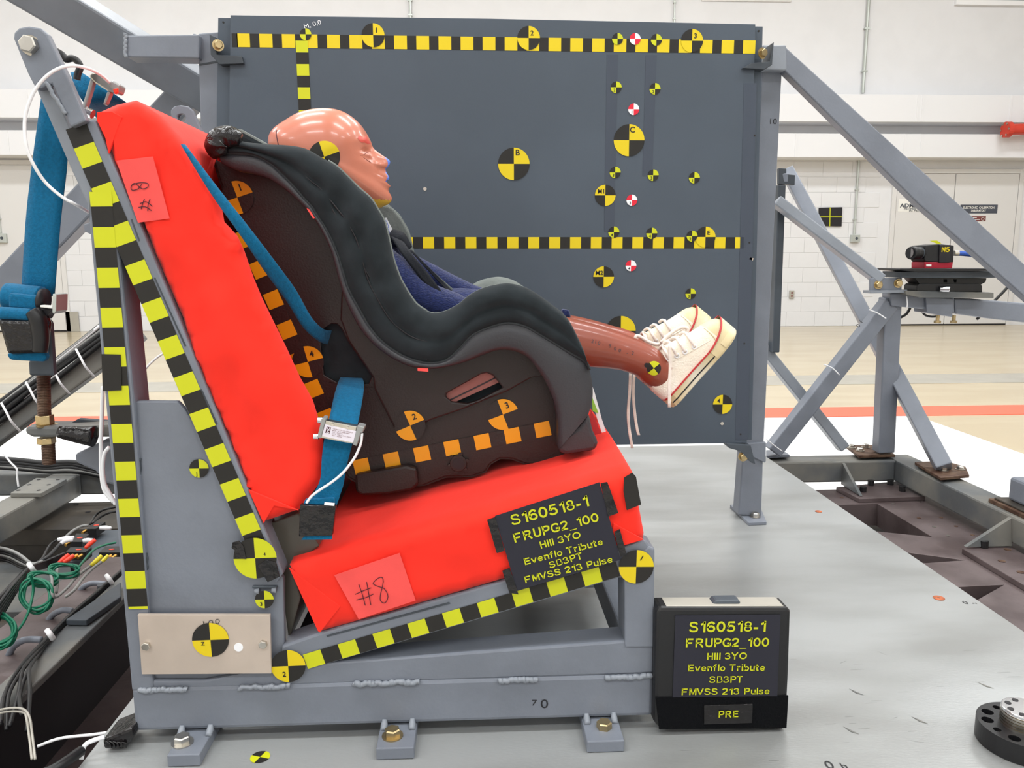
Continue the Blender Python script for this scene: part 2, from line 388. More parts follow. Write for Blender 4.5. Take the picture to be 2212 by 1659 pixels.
# upright bold capitals drawn as pen strokes, cap height 1
def _el(cx, cy, rx, ry): return [(cx+rx*math.cos(t*math.pi/12), cy+ry*math.sin(t*math.pi/12)) for t in range(25)]
_S = {
'S': [(1, [(.58,.72),(.50,.86),(.34,.905),(.15,.86),(.105,.72),(.18,.585),(.36,.51),(.53,.44),(.595,.28),(.53,.14),(.34,.095),(.14,.14),(.07,.29)])],
'1': [(0, [(.36,0),(.36,1)]), (0, [(.38,.93),(.27,.80),(.10,.70)])], '6': [(1, [(.55,.74),(.47,.87),(.33,.905),(.16,.80),(.095,.5),(.13,.22),(.32,.095),(.50,.16),(.56,.32),(.50,.48),(.34,.56),(.18,.50),(.10,.38)])],
'0': [(0, _el(.33,.5,.235,.405))], '5': [(0, [(.57,.905),(.19,.905),(.13,.50)]), (1, [(.13,.50),(.30,.59),(.48,.53),(.56,.34),(.50,.16),(.32,.095),(.16,.13),(.08,.27)])],
'8': [(0, _el(.33,.715,.19,.19)), (0, _el(.33,.305,.23,.21))], '-': [(0, [(.03,.34),(.35,.34)])], 'F': [(0, [(.16,0),(.16,1)]), (0, [(.16,.905),(.68,.905)]), (0, [(.16,.49),(.60,.49)])],
'R': [(0, [(.16,0),(.16,1)]), (1, [(.16,.905),(.46,.905),(.61,.84),(.64,.70),(.57,.55),(.44,.49),(.16,.49)]), (0, [(.40,.5),(.56,.26),(.72,0)])], 'U': [(1, [(.15,1),(.15,.6),(.15,.35),(.21,.16),(.38,.095),(.55,.16),(.61,.35),(.61,.6),(.61,1)])],
'P': [(0, [(.16,0),(.16,1)]), (1, [(.16,.905),(.44,.905),(.59,.83),(.62,.68),(.57,.52),(.42,.45),(.16,.45)])], 'G': [(1, [(.68,.74),(.57,.87),(.41,.905),(.21,.83),(.11,.5),(.21,.17),(.43,.095),(.60,.15),(.68,.22)]), (0, [(.67,.17),(.67,.50)]), (0, [(.67,.42),(.43,.42)])],
'2': [(1, [(.09,.70),(.15,.85),(.33,.905),(.50,.84),(.54,.68),(.46,.5),(.25,.29),(.12,.12)]), (0, [(.06,.095),(.58,.095)])], '_': [(0, [(0,-.17),(.56,-.17)])], 'H': [(0, [(.16,0),(.16,1)]), (0, [(.62,0),(.62,1)]), (0, [(.16,.52),(.62,.52)])], 'I': [(0, [(.14,0),(.14,1)])],
'3': [(1, [(.09,.72),(.16,.86),(.32,.905),(.47,.84),(.50,.70),(.43,.57),(.25,.53)]), (1, [(.25,.53),(.47,.48),(.56,.30),(.50,.15),(.32,.095),(.15,.14),(.08,.29)])], 'Y': [(0, [(.05,1),(.35,.48)]), (0, [(.65,1),(.35,.48)]), (0, [(.35,.52),(.35,0)])], 'O': [(0, _el(.43,.5,.325,.405))],
'E': [(0, [(.16,0),(.16,1)]), (0, [(.16,.905),(.66,.905)]), (0, [(.16,.51),(.62,.51)]), (0, [(.16,.095),(.68,.095)])], 'T': [(0, [(.03,.905),(.65,.905)]), (0, [(.34,0),(.34,.95)])], 'B': [(0, [(.16,0),(.16,1)]), (1, [(.16,.905),(.45,.905),(.57,.83),(.58,.68),(.52,.57),(.40,.53),(.16,.53)]), (1, [(.16,.53),(.45,.53),(.62,.46),(.65,.30),(.58,.14),(.42,.095),(.16,.095)])],
'M': [(0, [(.14,0),(.14,1)]), (0, [(.74,0),(.74,1)]), (0, [(.17,.98),(.44,.08)]), (0, [(.71,.98),(.44,.08)])], 'V': [(0, [(.05,1),(.34,.05)]), (0, [(.63,1),(.34,.05)])], 'N': [(0, [(.15,0),(.15,1)]), (0, [(.62,0),(.62,1)]), (0, [(.17,.98),(.60,.02)])], 'C': [(1, [(.66,.70),(.55,.86),(.40,.905),(.2,.83),(.11,.5),(.2,.17),(.40,.095),(.56,.14),(.67,.31)])],
'e': [(0, [(.10,.35),(.49,.35)]), (1, [(.49,.35),(.46,.55),(.31,.64),(.16,.56),(.10,.36),(.16,.16),(.32,.085),(.50,.19)])], 'v': [(0, [(.04,.72),(.28,.04)]), (0, [(.52,.72),(.28,.04)])], 'n': [(0, [(.12,0),(.12,.73)]), (1, [(.12,.42),(.2,.59),(.34,.64),(.45,.57),(.48,.42),(.48,.2),(.48,0)])],
'f': [(1, [(.40,.91),(.30,.92),(.21,.84),(.2,.7),(.2,.35),(.2,0)]), (0, [(.03,.65),(.38,.65)])], 'l': [(0, [(.12,0),(.12,1)])], 'o': [(0, _el(.31,.36,.21,.275))], 'r': [(0, [(.12,0),(.12,.73)]), (1, [(.12,.42),(.18,.57),(.28,.64),(.38,.63)])], 'i': [(0, [(.12,0),(.12,.73)]), (0, [(.12,.84),(.12,1)])],
'b': [(0, [(.12,0),(.12,1)]), (0, _el(.33,.36,.205,.275))], 'u': [(1, [(.12,.73),(.12,.5),(.12,.3),(.18,.12),(.31,.085),(.43,.17),(.47,.32)]), (0, [(.48,.73),(.48,0)])], 't': [(1, [(.19,.95),(.19,.6),(.19,.25),(.23,.11),(.37,.09)]), (0, [(.03,.65),(.36,.65)])],
's': [(1, [(.46,.51),(.40,.62),(.28,.645),(.14,.60),(.11,.50),(.2,.41),(.36,.35),(.46,.26),(.44,.13),(.30,.08),(.14,.11),(.06,.22)])]}
def btext_px(body, xl, yl, xr, yr, hpx, Y, parent, m, sw=.178, name='lettering', off=.0009, rad=None):
    a, b = PY(xl, yl, Y-off), PY(xr, yr, Y-off); d = b-a; L = d.length; d = d/L; u = V((-d.z, 0, d.x)); H = hpx/F_PX*((a+b)/2-CAM).dot(AF)
    x = 0; lay = []
    for ch in body:
        if ch == ' ': x += .34; continue
        mxx = max(q[0] for _, pl_ in _S[ch] for q in pl_); k = .04 if ch == '_' else .11
        lay.append((ch, x)); x += mxx+(k if ch not in 'SseoO03568' else .14)
    tot = x-.07; sx = L/tot; vs, fs = [], []
    for ch, x0 in lay:
        for smth, pl_ in _S[ch]:
            P = [V((p[0], p[1], 0)) for p in pl_]
            if smth: P = smoothpts(P, 4)
            hw = (.04 if ch == '_' else sw/2*(.72 if ch in '8B' else .85 if ch in 'S3eos' else 1)); n = len(P); st_ = len(vs); cl = (P[0]-P[-1]).length < 1e-6
            for i, q in enumerate(P):
                t = (P[min(i+1, n-1)]-P[max(i-1, 0)]) if not cl else (P[(i+1) % (n-1)]-P[(i-1) % (n-1)])
                t = V((t.x*sx/H, t.y, 0)).normalized(); nn = V((-t.y*H/sx, t.x, 0))*hw
                for s in (-1, 1): w_ = q+nn*s; vs.append(a+d*((x0+w_.x-.06)*sx)+u*((w_.y-.5)*H))
                if i: k = len(vs)-4; fs.append((k, k+2, k+3, k+1))
    return link(name, rawmesh(name, vs, fs), m, parent)
# ================================================================ the hall
WY = 10.8
def struct(o): o['kind'] = 'structure'; return o
floor = struct(box('floor', (-9, -5, -.1), (12, WY, 0), 'conc', None, 0))
struct(box('ceiling', (-9.2, -5.2, 5.9), (12.2, WY+.2, 6), 'ceil', None, 0))
wb = struct(box('wall_back', (-9.2, WY, -.1), (12.2, WY+.2, 6), 'wall', None, 0))
struct(box('wall_left', (-9.2, -5.2, -.1), (-9, WY, 6), 'wall', None, 0))
struct(box('wall_right', (12, -5.2, -.1), (12.2, WY, 6), 'wall', None, 0))
struct(box('wall_front', (-9, -5.2, -.1), (12, -5, 6), 'wall', None, 0))
for i, (lx, ly) in enumerate(LAMPS):
    t = thing('ceiling_lamp', 'white rectangular hall lamp hung under the ceiling', 'lamp', (lx, ly, 5.65), group='hall ceiling lamps')
    box('lamp_housing', (lx-1.12, ly-.27, 5.66), (lx+1.12, ly+.27, 5.8), 'white', t)
    box('lamp_diffuser', (lx-1.1, ly-.25, 5.645), (lx+1.1, ly+.25, 5.66), 'lamp', t, 0)
    for s in (-1, 1): cyl('hanger', (lx+s*.9, ly, 5.8), (lx+s*.9, ly, 5.9), .01, 'steel', t, 6)
def wpt(x, y): return PY(x, y, WY)
# painted block courses of the lower back wall, each block set proud of its joints
bx = wpt(1770, 500).x; CH = .203; BW = .406
blk = None; doorL, doorR = wpt(1915, 600).x-.12, wpt(2192, 600).x+.02
ldx = wpt(139, 700).x
for r in range(12):
    for c in range(-28, 18):
        x0 = bx+(c+(r % 2)*.5)*BW; x1 = x0+BW; z0 = r*CH
        pxr = 1025+1700*((x0+x1)/2)/WY
        if (x0 < doorR and x1 > doorL): continue
        if not ((pxr > 1600 and pxr < 2300) or pxr < 460): continue
        if ldx-.42 < x1 and x0 < ldx+.36 and r < 12 and (x0 < ldx+.01 < x1 or x0 < ldx-.12 < x1): pass
        if blk is None:
            blk = box('concrete_block', (-BW/2+.001, -.006, .001), (BW/2-.001, 0, CH-.001), 'wall', wb, .0025); ob = blk
        else: ob = blk.copy(); COL.objects.link(ob); ob.parent = wb
        ob.location = ((x0+x1)/2, WY, z0)
# wall ducts
def duct(label, yr0, yr1, joints, xs=(-9, 12)):
    zt, zb = PY(1900, yr0, WY-.34).z, PY(1900, yr1, WY-.34).z
    t = thing('wall_duct', label, 'duct', (0, WY, zb))
    D = .34
    box('duct_casing', (xs[0], WY-D, zb), (xs[1], WY-.01, zt), 'trunk', t, .004)
    for jx in joints:
        X = PY(jx, (yr0+yr1)/2, WY-D).x
        box('joint_strip', (X-.012, WY-D-.006, zb+.002), (X+.012, WY-D, zt-.002), 'trunk', t, 0)
    return t
duct('upper long white duct box along the back wall', 204, 263, (1982, 1993, 2183, 60))
duct('lower long white duct box along the back wall', 289, 340, (1719, 1954, 1990, 18))
# double door
def door(n, xL, xM, xR, yt, plates):
    d = thing('door_%d' % n, None, None, (0, WY, 0)); d['kind'] = 'structure'
    a, m, b = wpt(xL, 600).x, wpt(xM, 600).x if xM else None, wpt(xR, 600).x; zt = wpt((xL+xR)/2, yt).z
    fw = .06
    box('door_frame', (a-fw, WY-.03, 0), (a, WY, zt+fw), 'wallw', d, .003); box('door_frame', (b, WY-.03, 0), (b+fw, WY, zt+fw), 'wallw', d, .003)
    box('door_frame', (a, WY-.03, zt), (b, WY, zt+fw), 'wallw', d, .003)
    es = [a, m, b] if m else [a, b]
    for p, q in zip(es, es[1:]):
        box('door_leaf', (p+.006, WY-.022, .02), (q-.006, WY, zt-.006), 'wallw', d, .003)
    box('door_gap', (a, WY-.012, 0), (b, WY-.001, .03), 'ink', d, 0)
    return d
door(1, 1922, 2045, 2180, 375, 0)
d2 = door(2, -260, -80, 136, 356, 0)
d2c = wpt(159, 692)
struct(box('trim_1', (wpt(145, 692).x, WY-.03, .002), (wpt(172, 692).x, WY-.015, wpt(150, 673).z), 'gstrip', None, .001))
# window strip high on the right
wn = thing('window_1', None, None, tuple(wpt(2140, 0))); wn['kind'] = 'structure'
a = wpt(2061, 12); 
box('window_frame', (a.x, WY-.05, a.z), (12, WY, a.z+.06), 'white', wn); box('window_frame', (a.x, WY-.05, a.z+.06), (a.x+.07, WY, a.z+1.1), 'white', wn)
box('pane', (a.x+.07, WY-.03, a.z+.06), (12, WY, a.z+1.1), 'paint_dk', wn)
# floor markings and steel plates, all real strips lying on the slab
def fz(y, x=1700): return PZ(x, y, 0).y
struct(box('trim_2', (-9, fz(832), 0), (12, fz(812), .003), 'gstrip', None, .0005))
struct(box('trim_3', (-9, fz(902), 0), (12, fz(882), .004), 'rstrip', None, .0005))
XR = PZ(2008, 910, 0).x; YB = fz(903)-.01
ys = [YB, 3.05, 1.6, .1, -1.4]; xs_ = [XR, XR-1.35, XR-2.7, XR-4.05, XR-5.4]
for j in range(4):
    for i in range(4):
        fp = box('steel_floor_plate', (xs_[i+1]+.003, ys[j+1]+.003, 0), (xs_[i]-.003, ys[j]-.003, .006), 'wplate', floor, .001)
# raised studs on the plate at the right
vs, fs = [], []
for i in range(26):
    for j in range(16):
        cx, cy = XR-.12-i*.045, 3.3+j*.045+(i % 2)*.022
        b = len(vs); vs += [(cx-.009, cy, .006), (cx, cy-.009, .006), (cx+.009, cy, .006), (cx, cy+.009, .006), (cx, cy, .011)]
        fs += [(b, b+1, b+4), (b+1, b+2, b+4), (b+2, b+3, b+4), (b+3, b, b+4)]
st = link('plate_studs', rawmesh('plate_studs', vs, fs), 'wplate', floor); st['kind'] = 'stuff'
# conduits and boxes
def conduit(label, x0, y0, x1, y1, r, bx=None, Yo=.03):
    p, q = PY(x0, y0, WY-Yo), PY(x1, y1, WY-Yo); t = thing('conduit_pipe', label, 'conduit', (q.x, WY-Yo, min(p.z, q.z)))
    cyl('pipe', (q.x, WY-Yo, p.z), (q.x, WY-Yo, q.z), r, 'galv', t, 10)
    for k in (.2, .6): box('pipe_clip', (q.x-r*1.8, WY-Yo-r*1.2, q.z+(p.z-q.z)*k), (q.x+r*1.8, WY, q.z+(p.z-q.z)*k+.02), 'galv', t)
    if bx:
        b = PY((bx[0]+bx[2])/2, (bx[1]+bx[3])/2, WY-.04); hw = (bx[2]-bx[0])/2/F_PX*WY; hh = (bx[3]-bx[1])/2/F_PX*WY
        o = box('switch_box', (b.x-hw, WY-.06, b.z-hh), (b.x+hw, WY, b.z+hh), 'galv', t, .006)
        cyl('socket_face', (b.x+.01, WY-.064, b.z), (b.x+.01, WY-.058, b.z), .02, 'paint_dk', t, 12)
conduit('grey conduit dropping to a switch box beside the double door', 1855, 345, 1845, 508, .014, (1838, 507, 1857, 523))
conduit('grey conduit high on the wall above the duct boxes', 1877, -30, 1864, 201, .02)
conduit('grey conduit on the left wall with a small steel box', 1, 350, 2, 505, .012, (-6, 505, 14, 524))
conduit('thin pale pipe rising above the left half of the slate board', 887, -30, 887, 50, .015)
conduit('thin pale pipe rising above the right half of the slate board', 1456, -30, 1456, 60, .01)
o = PY(1710, 636, WY-.02); t = thing('wall_outlet', 'small white power outlet low on the back wall', 'outlet', tuple(o))
box('outlet_plate', (o.x-.033, WY-.03, o.z-.055), (o.x+.033, WY-.014, o.z+.055), 'gstrip', t, .002)
for s in (-1, 1): cyl('socket', (o.x, WY-.033, o.z+s*.022), (o.x, WY-.029, o.z+s*.022), .014, 'signr', t, 12)
# ceiling-line slot seen top right
a, b = wpt(1515, 1), wpt(1708, 6); struct(box('trim_4', (a.x, WY-.02, a.z-.01), (b.x, WY, a.z+.4), 'wallw', None, .004))
# red pipe
a = PY(2176, 280, WY-.5); t = thing('red_valve_pipe', 'short red valve pipe sticking out at the right edge under the duct', 'pipe', tuple(a))
cyl('pipe_body', a, (a.x+.9, WY-.5, a.z+.03), .07, 'pipe', t, 20, bev=.01); cyl('flange', (a.x-.03, WY-.5, a.z), (a.x+.03, WY-.5, a.z), .1, 'pipe', t, 20)
for k in range(6):
    q = k*math.pi/3; bolt((a.x-.03, WY-.5+math.cos(q)*.08, a.z+math.sin(q)*.08), .014, (-1, 0, 0), t, 'steel', 'flange_bolt', False)
cyl('pipe_elbow', (a.x+.3, WY-.5, a.z), (a.x+.32, WY-.02, a.z), .03, 'pipe', t, 16)
# wall signs
def sign(label, x0, y0, x1, y1, m, lines, name='wall_sign'):
    Y = WY-.024; a, b = PY(x0, y0, Y), PY(x1, y1, Y); c = (a+b)/2
    t = thing(name, label, 'sign', tuple(c)); box('sign_plate', (a.x, Y, b.z), (b.x, Y+.01, a.z), m, t, .001)
    for s, xa, xb, yy, h, mm, bo in lines: text_px(s, xa, yy, xb, yy, h, Y, t, mm, bo, off=.003)
    return t
sign('pale door sign with dark letters beginning ADMIT, half hidden by the strut', 1942, 430, 2010, 457, 'signw',
     [('ADMITTANCE', 1944, 2030, 444, 8, 'signb', .03), ('PROPRIETARY WORK', 1953, 2022, 451.5, 3.6, 'signb', .01), ('IN PROGRESS', 1964, 2010, 455.5, 3.4, 'signb', .01)])
sign('charcoal laboratory sign on the right door leaf', 2075, 442, 2154, 461, 'signb',
     [('ELECTRONIC  CALIBRATION', 2081, 2148, 448.5, 4.5, 'signw', .02), ('LABORATORY', 2098, 2130, 455, 4.5, 'signw', .02)])
t = sign('small maroon safety sign under the laboratory sign', 2092, 467, 2129, 478, 'signr', [])
for y_, x0_, x1_ in ((470, 2094, 2110), (474, 2099, 2117)): pr('printed_line', [(x0_, y_-.8), (x1_, y_-.8), (x1_, y_+.8), (x0_, y_+.8)], WY-.0255, .001, 'signw', t, 0)
c = PY(2123, 473, WY-.03); tube('ring_mark', [c+V((math.cos(q)*.02, 0, math.sin(q)*.02)) for q in [k*math.pi/8 for k in range(16)]], .003, 'signw', t, 4, 0, True)
t = thing('wall_target', 'black square wall target with a thin yellow cross', 'target', tuple(PY(1793, 468, WY-.03)))
o = pr('target_board', [(1769, 449), (1820, 447.5), (1818, 489), (1769, 488)], WY-.03, .012, 'ink', t, .001)
for q in ([(1792.4, 448), (1794.2, 448), (1793.4, 489), (1791.6, 489)], [(1769, 467.6), (1819, 467.6), (1819, 469.2), (1769, 469.2)]): pr('cross_line', q, WY-.032, .001, 'yel', t, 0)
# ================================================================ sled deck and side beams
sled = thing('impact_sled', 'dark steel sled deck with perimeter beams under the aluminium sheet', 'sled', (0, 1.5, .02))
ZB, ZD = .25, .15
box('sled_shade_pan', (-1.9, -.4, .008), (1.5, 2.7, .03), 'deckd', sled)  # added dark sheet; stands in for the shadow under the sled
def cut(*p): return [PZ(x, y, ZD) for x, y in p]
o = prism3('honeycomb_deck', [V((.9, .2, ZD)), V((1.56, .2, ZD)), V((1.56, 2.6, ZD)), V((.9, 2.6, ZD))], (0, 0, -.075), 'deck', sled, .001,
       [cut((1760, 1092), (1895, 1088), (2014, 1160), (1800, 1138)), cut((1945, 1191), (2085, 1210), (2000, 1216), (1950, 1212)), cut((2062, 1268), (2169, 1263), (2112, 1295), (2085, 1290))])
def tubeX(p0, p1, wd, h, m, nm='beam', par=None): return beam(nm, p0, p1, wd, h, m, par or sled)
beam('cross_beam', (-1.75, 2.645, .2125), (1.46, 2.645, .2125), .09, .075, 'paint_worn', sled, bev=.006)
beam('side_beam', (1.505, .3, .2125), (1.505, 2.69, .2125), .09, .075, 'paint_worn', sled, side=(1, 0, 0), bev=.006)
xl = PZ(176, 1021, ZB).x
beam('side_beam', (xl-.045, .3, .2125), (xl-.045, 2.6, .2125), .09, .075, 'paint_worn', sled, side=(1, 0, 0), bev=.006)
# gussets
def tri(nm, pts, dv, m='paint_worn'): return prism3(nm, pts, dv, m, sled, .001)
pl = [(1806, 1052), (1856, 1077), (2000, 1072), (1945, 1038)]
prism3('foot_plate', [PZ(x, y, .165) for x, y in pl], (0, 0, -.015), 'deck', sled, .002)
g = PZ(1857, 1073, .165); tri('gusset', [(g.x, 2.6, .245), (g.x, g.y, .168), (g.x, 2.6, .168)], (.01, 0, 0))
for x, y in ((1864, 1062), (1881, 1048), (1923, 1047), (1949, 1061)):
    p = PZ(x, y, .165); cyl('cap_screw', p, p+V((0, 0, .018)), .011, 'black', sled, 14, bev=.001)
p = PZ(2078, 1184, .165)
prism3('foot_plate', [V((1.46, p.y+.02, .165)), V((p.x, p.y, .165)), V((p.x, p.y-.55, .165)), V((1.46, p.y-.55, .165))], (0, 0, -.015), 'deck', sled, .002)
tri('gusset', [(1.46, p.y+.01, .245), (p.x+.01, p.y-.002, .168), (1.46, p.y-.002, .168)], (0, .012, 0))
for x, y in ((2124, 1182),): q = PZ(x, y, .165); cyl('cap_screw', q, q+V((0, 0, .02)), .012, 'black', sled, 14, bev=.001)
for x, y in ((2164, 1212), (2205, 1236), (2176, 1187)): q = PZ(x, y, .1655); cyl('bolt_hole', q, q+V((0, 0, .0008)), .009, 'rusty', sled, 12)
for x, y in ((1819, 1075), (1905, 1066), (1985, 1119), (2018, 1138), (2033, 1118), (2065, 1137), (2048, 1157), (2101, 1156), (1930, 1088), (1986, 1084)):
    q = PZ(x, y, ZD+.0005); cyl('bolt_hole', q, q+V((0, 0, .0006)), .006, 'rusty' if x % 2 else 'steel', sled, 10)
# block with a tube end on the side beam, right edge
q = PZ(2135, 1076, .262); box('spacer_plate', (q.x, q.y-.25, .25), (q.x+.18, q.y, .262), 'rusty', sled, .002)
box('spacer_plate', (q.x+.01, q.y-.24, .262), (q.x+.17, q.y-.01, .268), 'deckd', sled, .002)
box('tube_stub', (q.x+.035, q.y-.2, .268), (q.x+.5, q.y-.03, .335), 'paint', sled, .008)
# left: lower decks and steps seen behind the cables
box('step_plate', (-1.7, 2.33, .1), (-.55, 2.6, ZD), 'deckd', sled, .002)
box('step_face', (-1.7, 2.335, .03), (-.55, 2.36, .1), 'deckd', sled, 0)
box('lower_plate', (-1.7, 1.98, .03), (-.8, 2.33, .05), 'paint_worn', sled, .002)
box('lower_plate', (-1.7, 1.3, .03), (-.95, 1.9, .058), 'deckd', sled, .002)
for x, y in ((118, 1091), (165, 1089), (92, 1108), (190, 1106)): q = PZ(x, y, ZD+.0005); cyl('bolt_hole', q, q+V((0, 0, .0006)), .008, 'ink', sled, 10)
# channel beam running toward the camera at lower left
box('channel_flange', (-.80, .85, .235), (-.742, 2.05, .25), 'paint_worn', sled, .003)
box('channel_web', (-.80, .85, .03), (-.79, 2.05, .236), 'ink', sled, 0)  # near-black: the shade inside the channel is put into its colour
box('channel_foot', (-.79, .85, .03), (-.48, 2.05, .04), 'deck', sled, 0)
box('bolted_strip', (-.98, .95, .19), (-.80, 1.95, .205), 'deck', sled, .002)
for x, y in ((254, 1266), (163, 1371), (122, 1409), (82, 1450), (34, 1496)):
    q = PZ(x, y, .205); bolt(q, .011, (0, 0, 1), sled, 'rusty' if x > 200 else 'steel', 'deck_bolt')
q = [PZ(143, 1351, .252), PZ(262, 1268, .252), PZ(262, 1300, .252), PZ(188, 1352, .252)]
prism3('stop_block', q, (0, 0, .012), 'paint_dk', sled, .002)
q = PZ(225, 1290, .21); cyl('hollow_pin', q, q+V((0, 0, .03)), .012, 'paint_dk', sled, 16)
# bottom-left ledge
box('ledge_plate', (-1.1, .78, .2), (-.62, .98, .215), 'paint_worn', sled, .002)
# perforated arm plate on the left side beam
zz = ZB+.014
ap = [PZ(20, 1066, zz), PZ(88, 1066, zz), PZ(143, 1033, zz), PZ(76, 1033, zz)]
prism3('drilled_plate', [PZ(22, 1065, zz), PZ(89, 1065, zz), PZ(144, 1034, zz), PZ(78, 1032, zz)], (0, 0, -.014), 'paint_worn', sled, .002)
for x, y in ((84, 1036), (125, 1036), (63, 1047), (105, 1047), (40, 1059), (84, 1059)): q = PZ(x, y, zz+.0004); cyl('bolt_hole', q, q+V((0, 0, .0006)), .006, 'ink', sled, 12)
# ================================================================ aluminium platform
ZP = .30
plat = tag(box('sled_platform', (-.52, .45, ZP-.012), (.957, 2.66, ZP), 'alu', None, .001), 'large bright aluminium sheet under the bench and the target board', 'platform')
# ================================================================ slate target board on its frame
board = thing('target_board', 'large slate grey board with checker tape and round targets behind the child seat', 'board', (0, 1.81, ZP))
pr('board_panel', [(497.5, 32.5), (1060, 40), (1632, 52), (1613.5, 957), (1300, 961.5), (486, 969)], 1.80, .012, 'board', board, .001)
pr('back_panel', [(471, 38), (1648, 57), (1624, 950), (458, 960)], 1.812, .018, 'board', board, .001)
for p in ([(1311, 118), (1335, 118), (1327, 500), (1305, 500)], [(1395, 119), (1419, 119), (1409, 380), (1388, 380)], [(1607, 180), (1634, 180), (1616, 950), (1588, 950)]):
    pr('paint_band', p, 1.7994, .0005, 'board_dk', board, 0)
for x, y in ((1560, 915), (918, 408)): c = PY(x, y, 1.7988); cyl('screw_head', c, c+V((0, .002, 0)), .004, 'steel', board, 12)
for x, y in ((1630, 293), (1619, 524), (1608, 742), (1600, 938), (482, 48), (1639, 67)): c = PY(x, y, 1.799); cyl('small_screw', c, c+V((0, .002, 0)), .0022, 'blk', board, 8)
pr('chipped_spot', [(1621, 556), (1628, 558), (1626, 563), (1618, 560)], 1.7994, .0005, 'plate', board, 0)
YP = 1.80
def line_at(p, q, x): return p[1]+(q[1]-p[1])*(x-p[0])/(q[0]-p[0])
tape(board, (501, 86.7), (513.4, 86.9), YP, .0275, 1, cols=('blk', 'yel2'), start=0)
tape(board, (513.4, 86.9), (1629.8, 101.7), YP, .0275, 47, ylen=.0275, cols=('blk', 'yel2'), start=1, label='long checker tape along the top edge of the board')
tape(board, (868.5, 524.5), (1610.5, 524.5), YP, .0252, 33, ylen=.0248, cols=('blk', 'yel2'), label='checker tape across the middle of the board')
tape(board, (651.6, 87.8), (660.8, 287.5), YP, .0262, 8, cols=('blk', 'yel'), off=.0012, label='short upright checker tape behind the dummy head')
RW = ('red_t', 'white')
M['red_t'] = mat('red_target_print', (220, 30, 54), .4)
for a in [
    (660, 74, 12.3, 0, ('blk', 'yel'), None), (806, 76, 24.5, 0, 0, '1'), (1142, 82, 24.5, 0, 0, '2'), (1495, 88, 24, 0, 0, '3'),
    (1334, 84, 12, 0, ('blk', 'yel'), ''), (1372, 84, 12, 1, RW, ''), (1418, 86, 12, 0, ('blk', 'yel'), ''),
    (1331, 188.5, 12, 0, ('blk', 'yel'), '2'), (1415, 192, 12, 0, ('blk', 'yel'), '2'), (1369, 236, 12, 1, RW, '1'),
    (1359, 303, 33.5, 0, 0, 'C'), (1110, 354, 34, 0, 0, 'B'), (1329, 372.5, 12, 0, ('blk', 'yel'), '3'), (1411, 378.5, 12, 0, ('blk', 'yel'), '3'),
    (1500, 384, 12, 0, ('blk', 'yel'), '1'), (1307.5, 422, 22.5, 1, 0, 'M1'), (1365, 432.5, 11.8, 1, RW, '3'),
    (1326, 501.5, 12, 0, ('blk', 'yel'), '4'), (1408, 504, 12, 0, ('blk', 'yel'), '4'), (1524, 512, 22, 0, 0, 'E'), (1495, 510, 11.8, 0, ('blk', 'yel'), '2'),
    (1304, 598, 22.5, 1, 0, 'M2'), (1363, 574, 11.8, 1, RW, '4'), (1492, 634.5, 11.5, 0, ('blk', 'yel'), '3'), (1341, 715, 32.5, 0, 0, ''), (1561, 873.5, 21, 1, 0, '4')]:
    x, y, r, fl, co, tx = a; co = co or ('blk', 'yel2'); small = r < 14
    lab = ('small red and white' if co is RW else ('small' if small else 'large')+' yellow and black')+' quadrant target'+(' marked '+tx if tx else '')
    if fl and co is not RW: tq = (-.42, .38)
    elif small: tq = (-.32, -.5)
    else: tq = (.3, .42)
    if tx == 'C': tq = (.2, .66)
    if tx == 'B': tq = (.25, .7)
    sticker(board, x, y, r, YP, 0, co, tx or None, tq, .34 if tx in ('C', 'B') else (.4 if not small else .5), flip=bool(fl) if co is not RW else False, off=.0024 if (r == 11.8 and y == 510) else .0016, label=lab)
text_px('M, 0,0', 657, 58, 693, 47, 9, YP, board, 'white', name='chalk_writing')
M['chalk'] = M['white']
# frame of the board: posts, brackets, back struts
frame = thing('board_frame', 'grey square-tube frame with long struts carrying the slate board', 'frame', (0, 1.9, ZP))
YPo = 1.835
pr('post', [(427, 72), (477, 68), (489, 500), (500, 1000), (452, 1000), (441, 560)], YPo, .05, 'paint', frame, .003)
pr('post', [(1648, 97), (1693, 97), (1688, 180), (1649, 985), (1645, 1118), (1595, 1112), (1606, 960)], 1.875, .045, 'paint', frame, .003)
pr('foot_collar', [(1609, 958), (1655, 955), (1655, 997), (1652, 1000), (1622, 985), (1612, 962)], 1.868, .06, 'paint', frame, .002)
q = [PZ(1577, 1090, ZP+.008), PZ(1617, 1129, ZP+.008), PZ(1656, 1127, ZP+.008), PZ(1640, 1088, ZP+.008)]
prism3('post_foot', q, (0, 0, -.0078), 'paint', frame, .001)
bolt(PZ(1631, 1116, ZP+.0085), .010, (0, 0, 1), frame, 'steel', 'foot_bolt'); bolt(PZ(1618, 1109, ZP+.0085), .008, (0, 0, 1), frame, 'steel', 'foot_bolt')
# brackets
pr('bracket', [(452, 74), (466, 80), (468, 118), (522, 121), (526, 137), (474, 139), (455, 118)], 1.79, .04, 'paint_dk', frame, .001)
pr('bracket', [(1604, 147), (1624, 136), (1662, 133), (1672, 90), (1668, 140), (1650, 150)], 1.79, .05, 'paint_dk', frame, .001)
pr('bracket', [(1568, 958), (1622, 962), (1632, 1003), (1624, 1000), (1600, 975), (1575, 968)], 1.79, .07, 'paint_dk', frame, .001)
for x, y in ((471, 98), (1646, 115)): bolt(PY(x, y, 1.79), .009, (.5, -1, 0), frame, 'brass', 'bracket_bolt')
bolt(PY(1605, 986, 1.8), .009, (0, -1, 0), frame, 'brass', 'bracket_bolt')
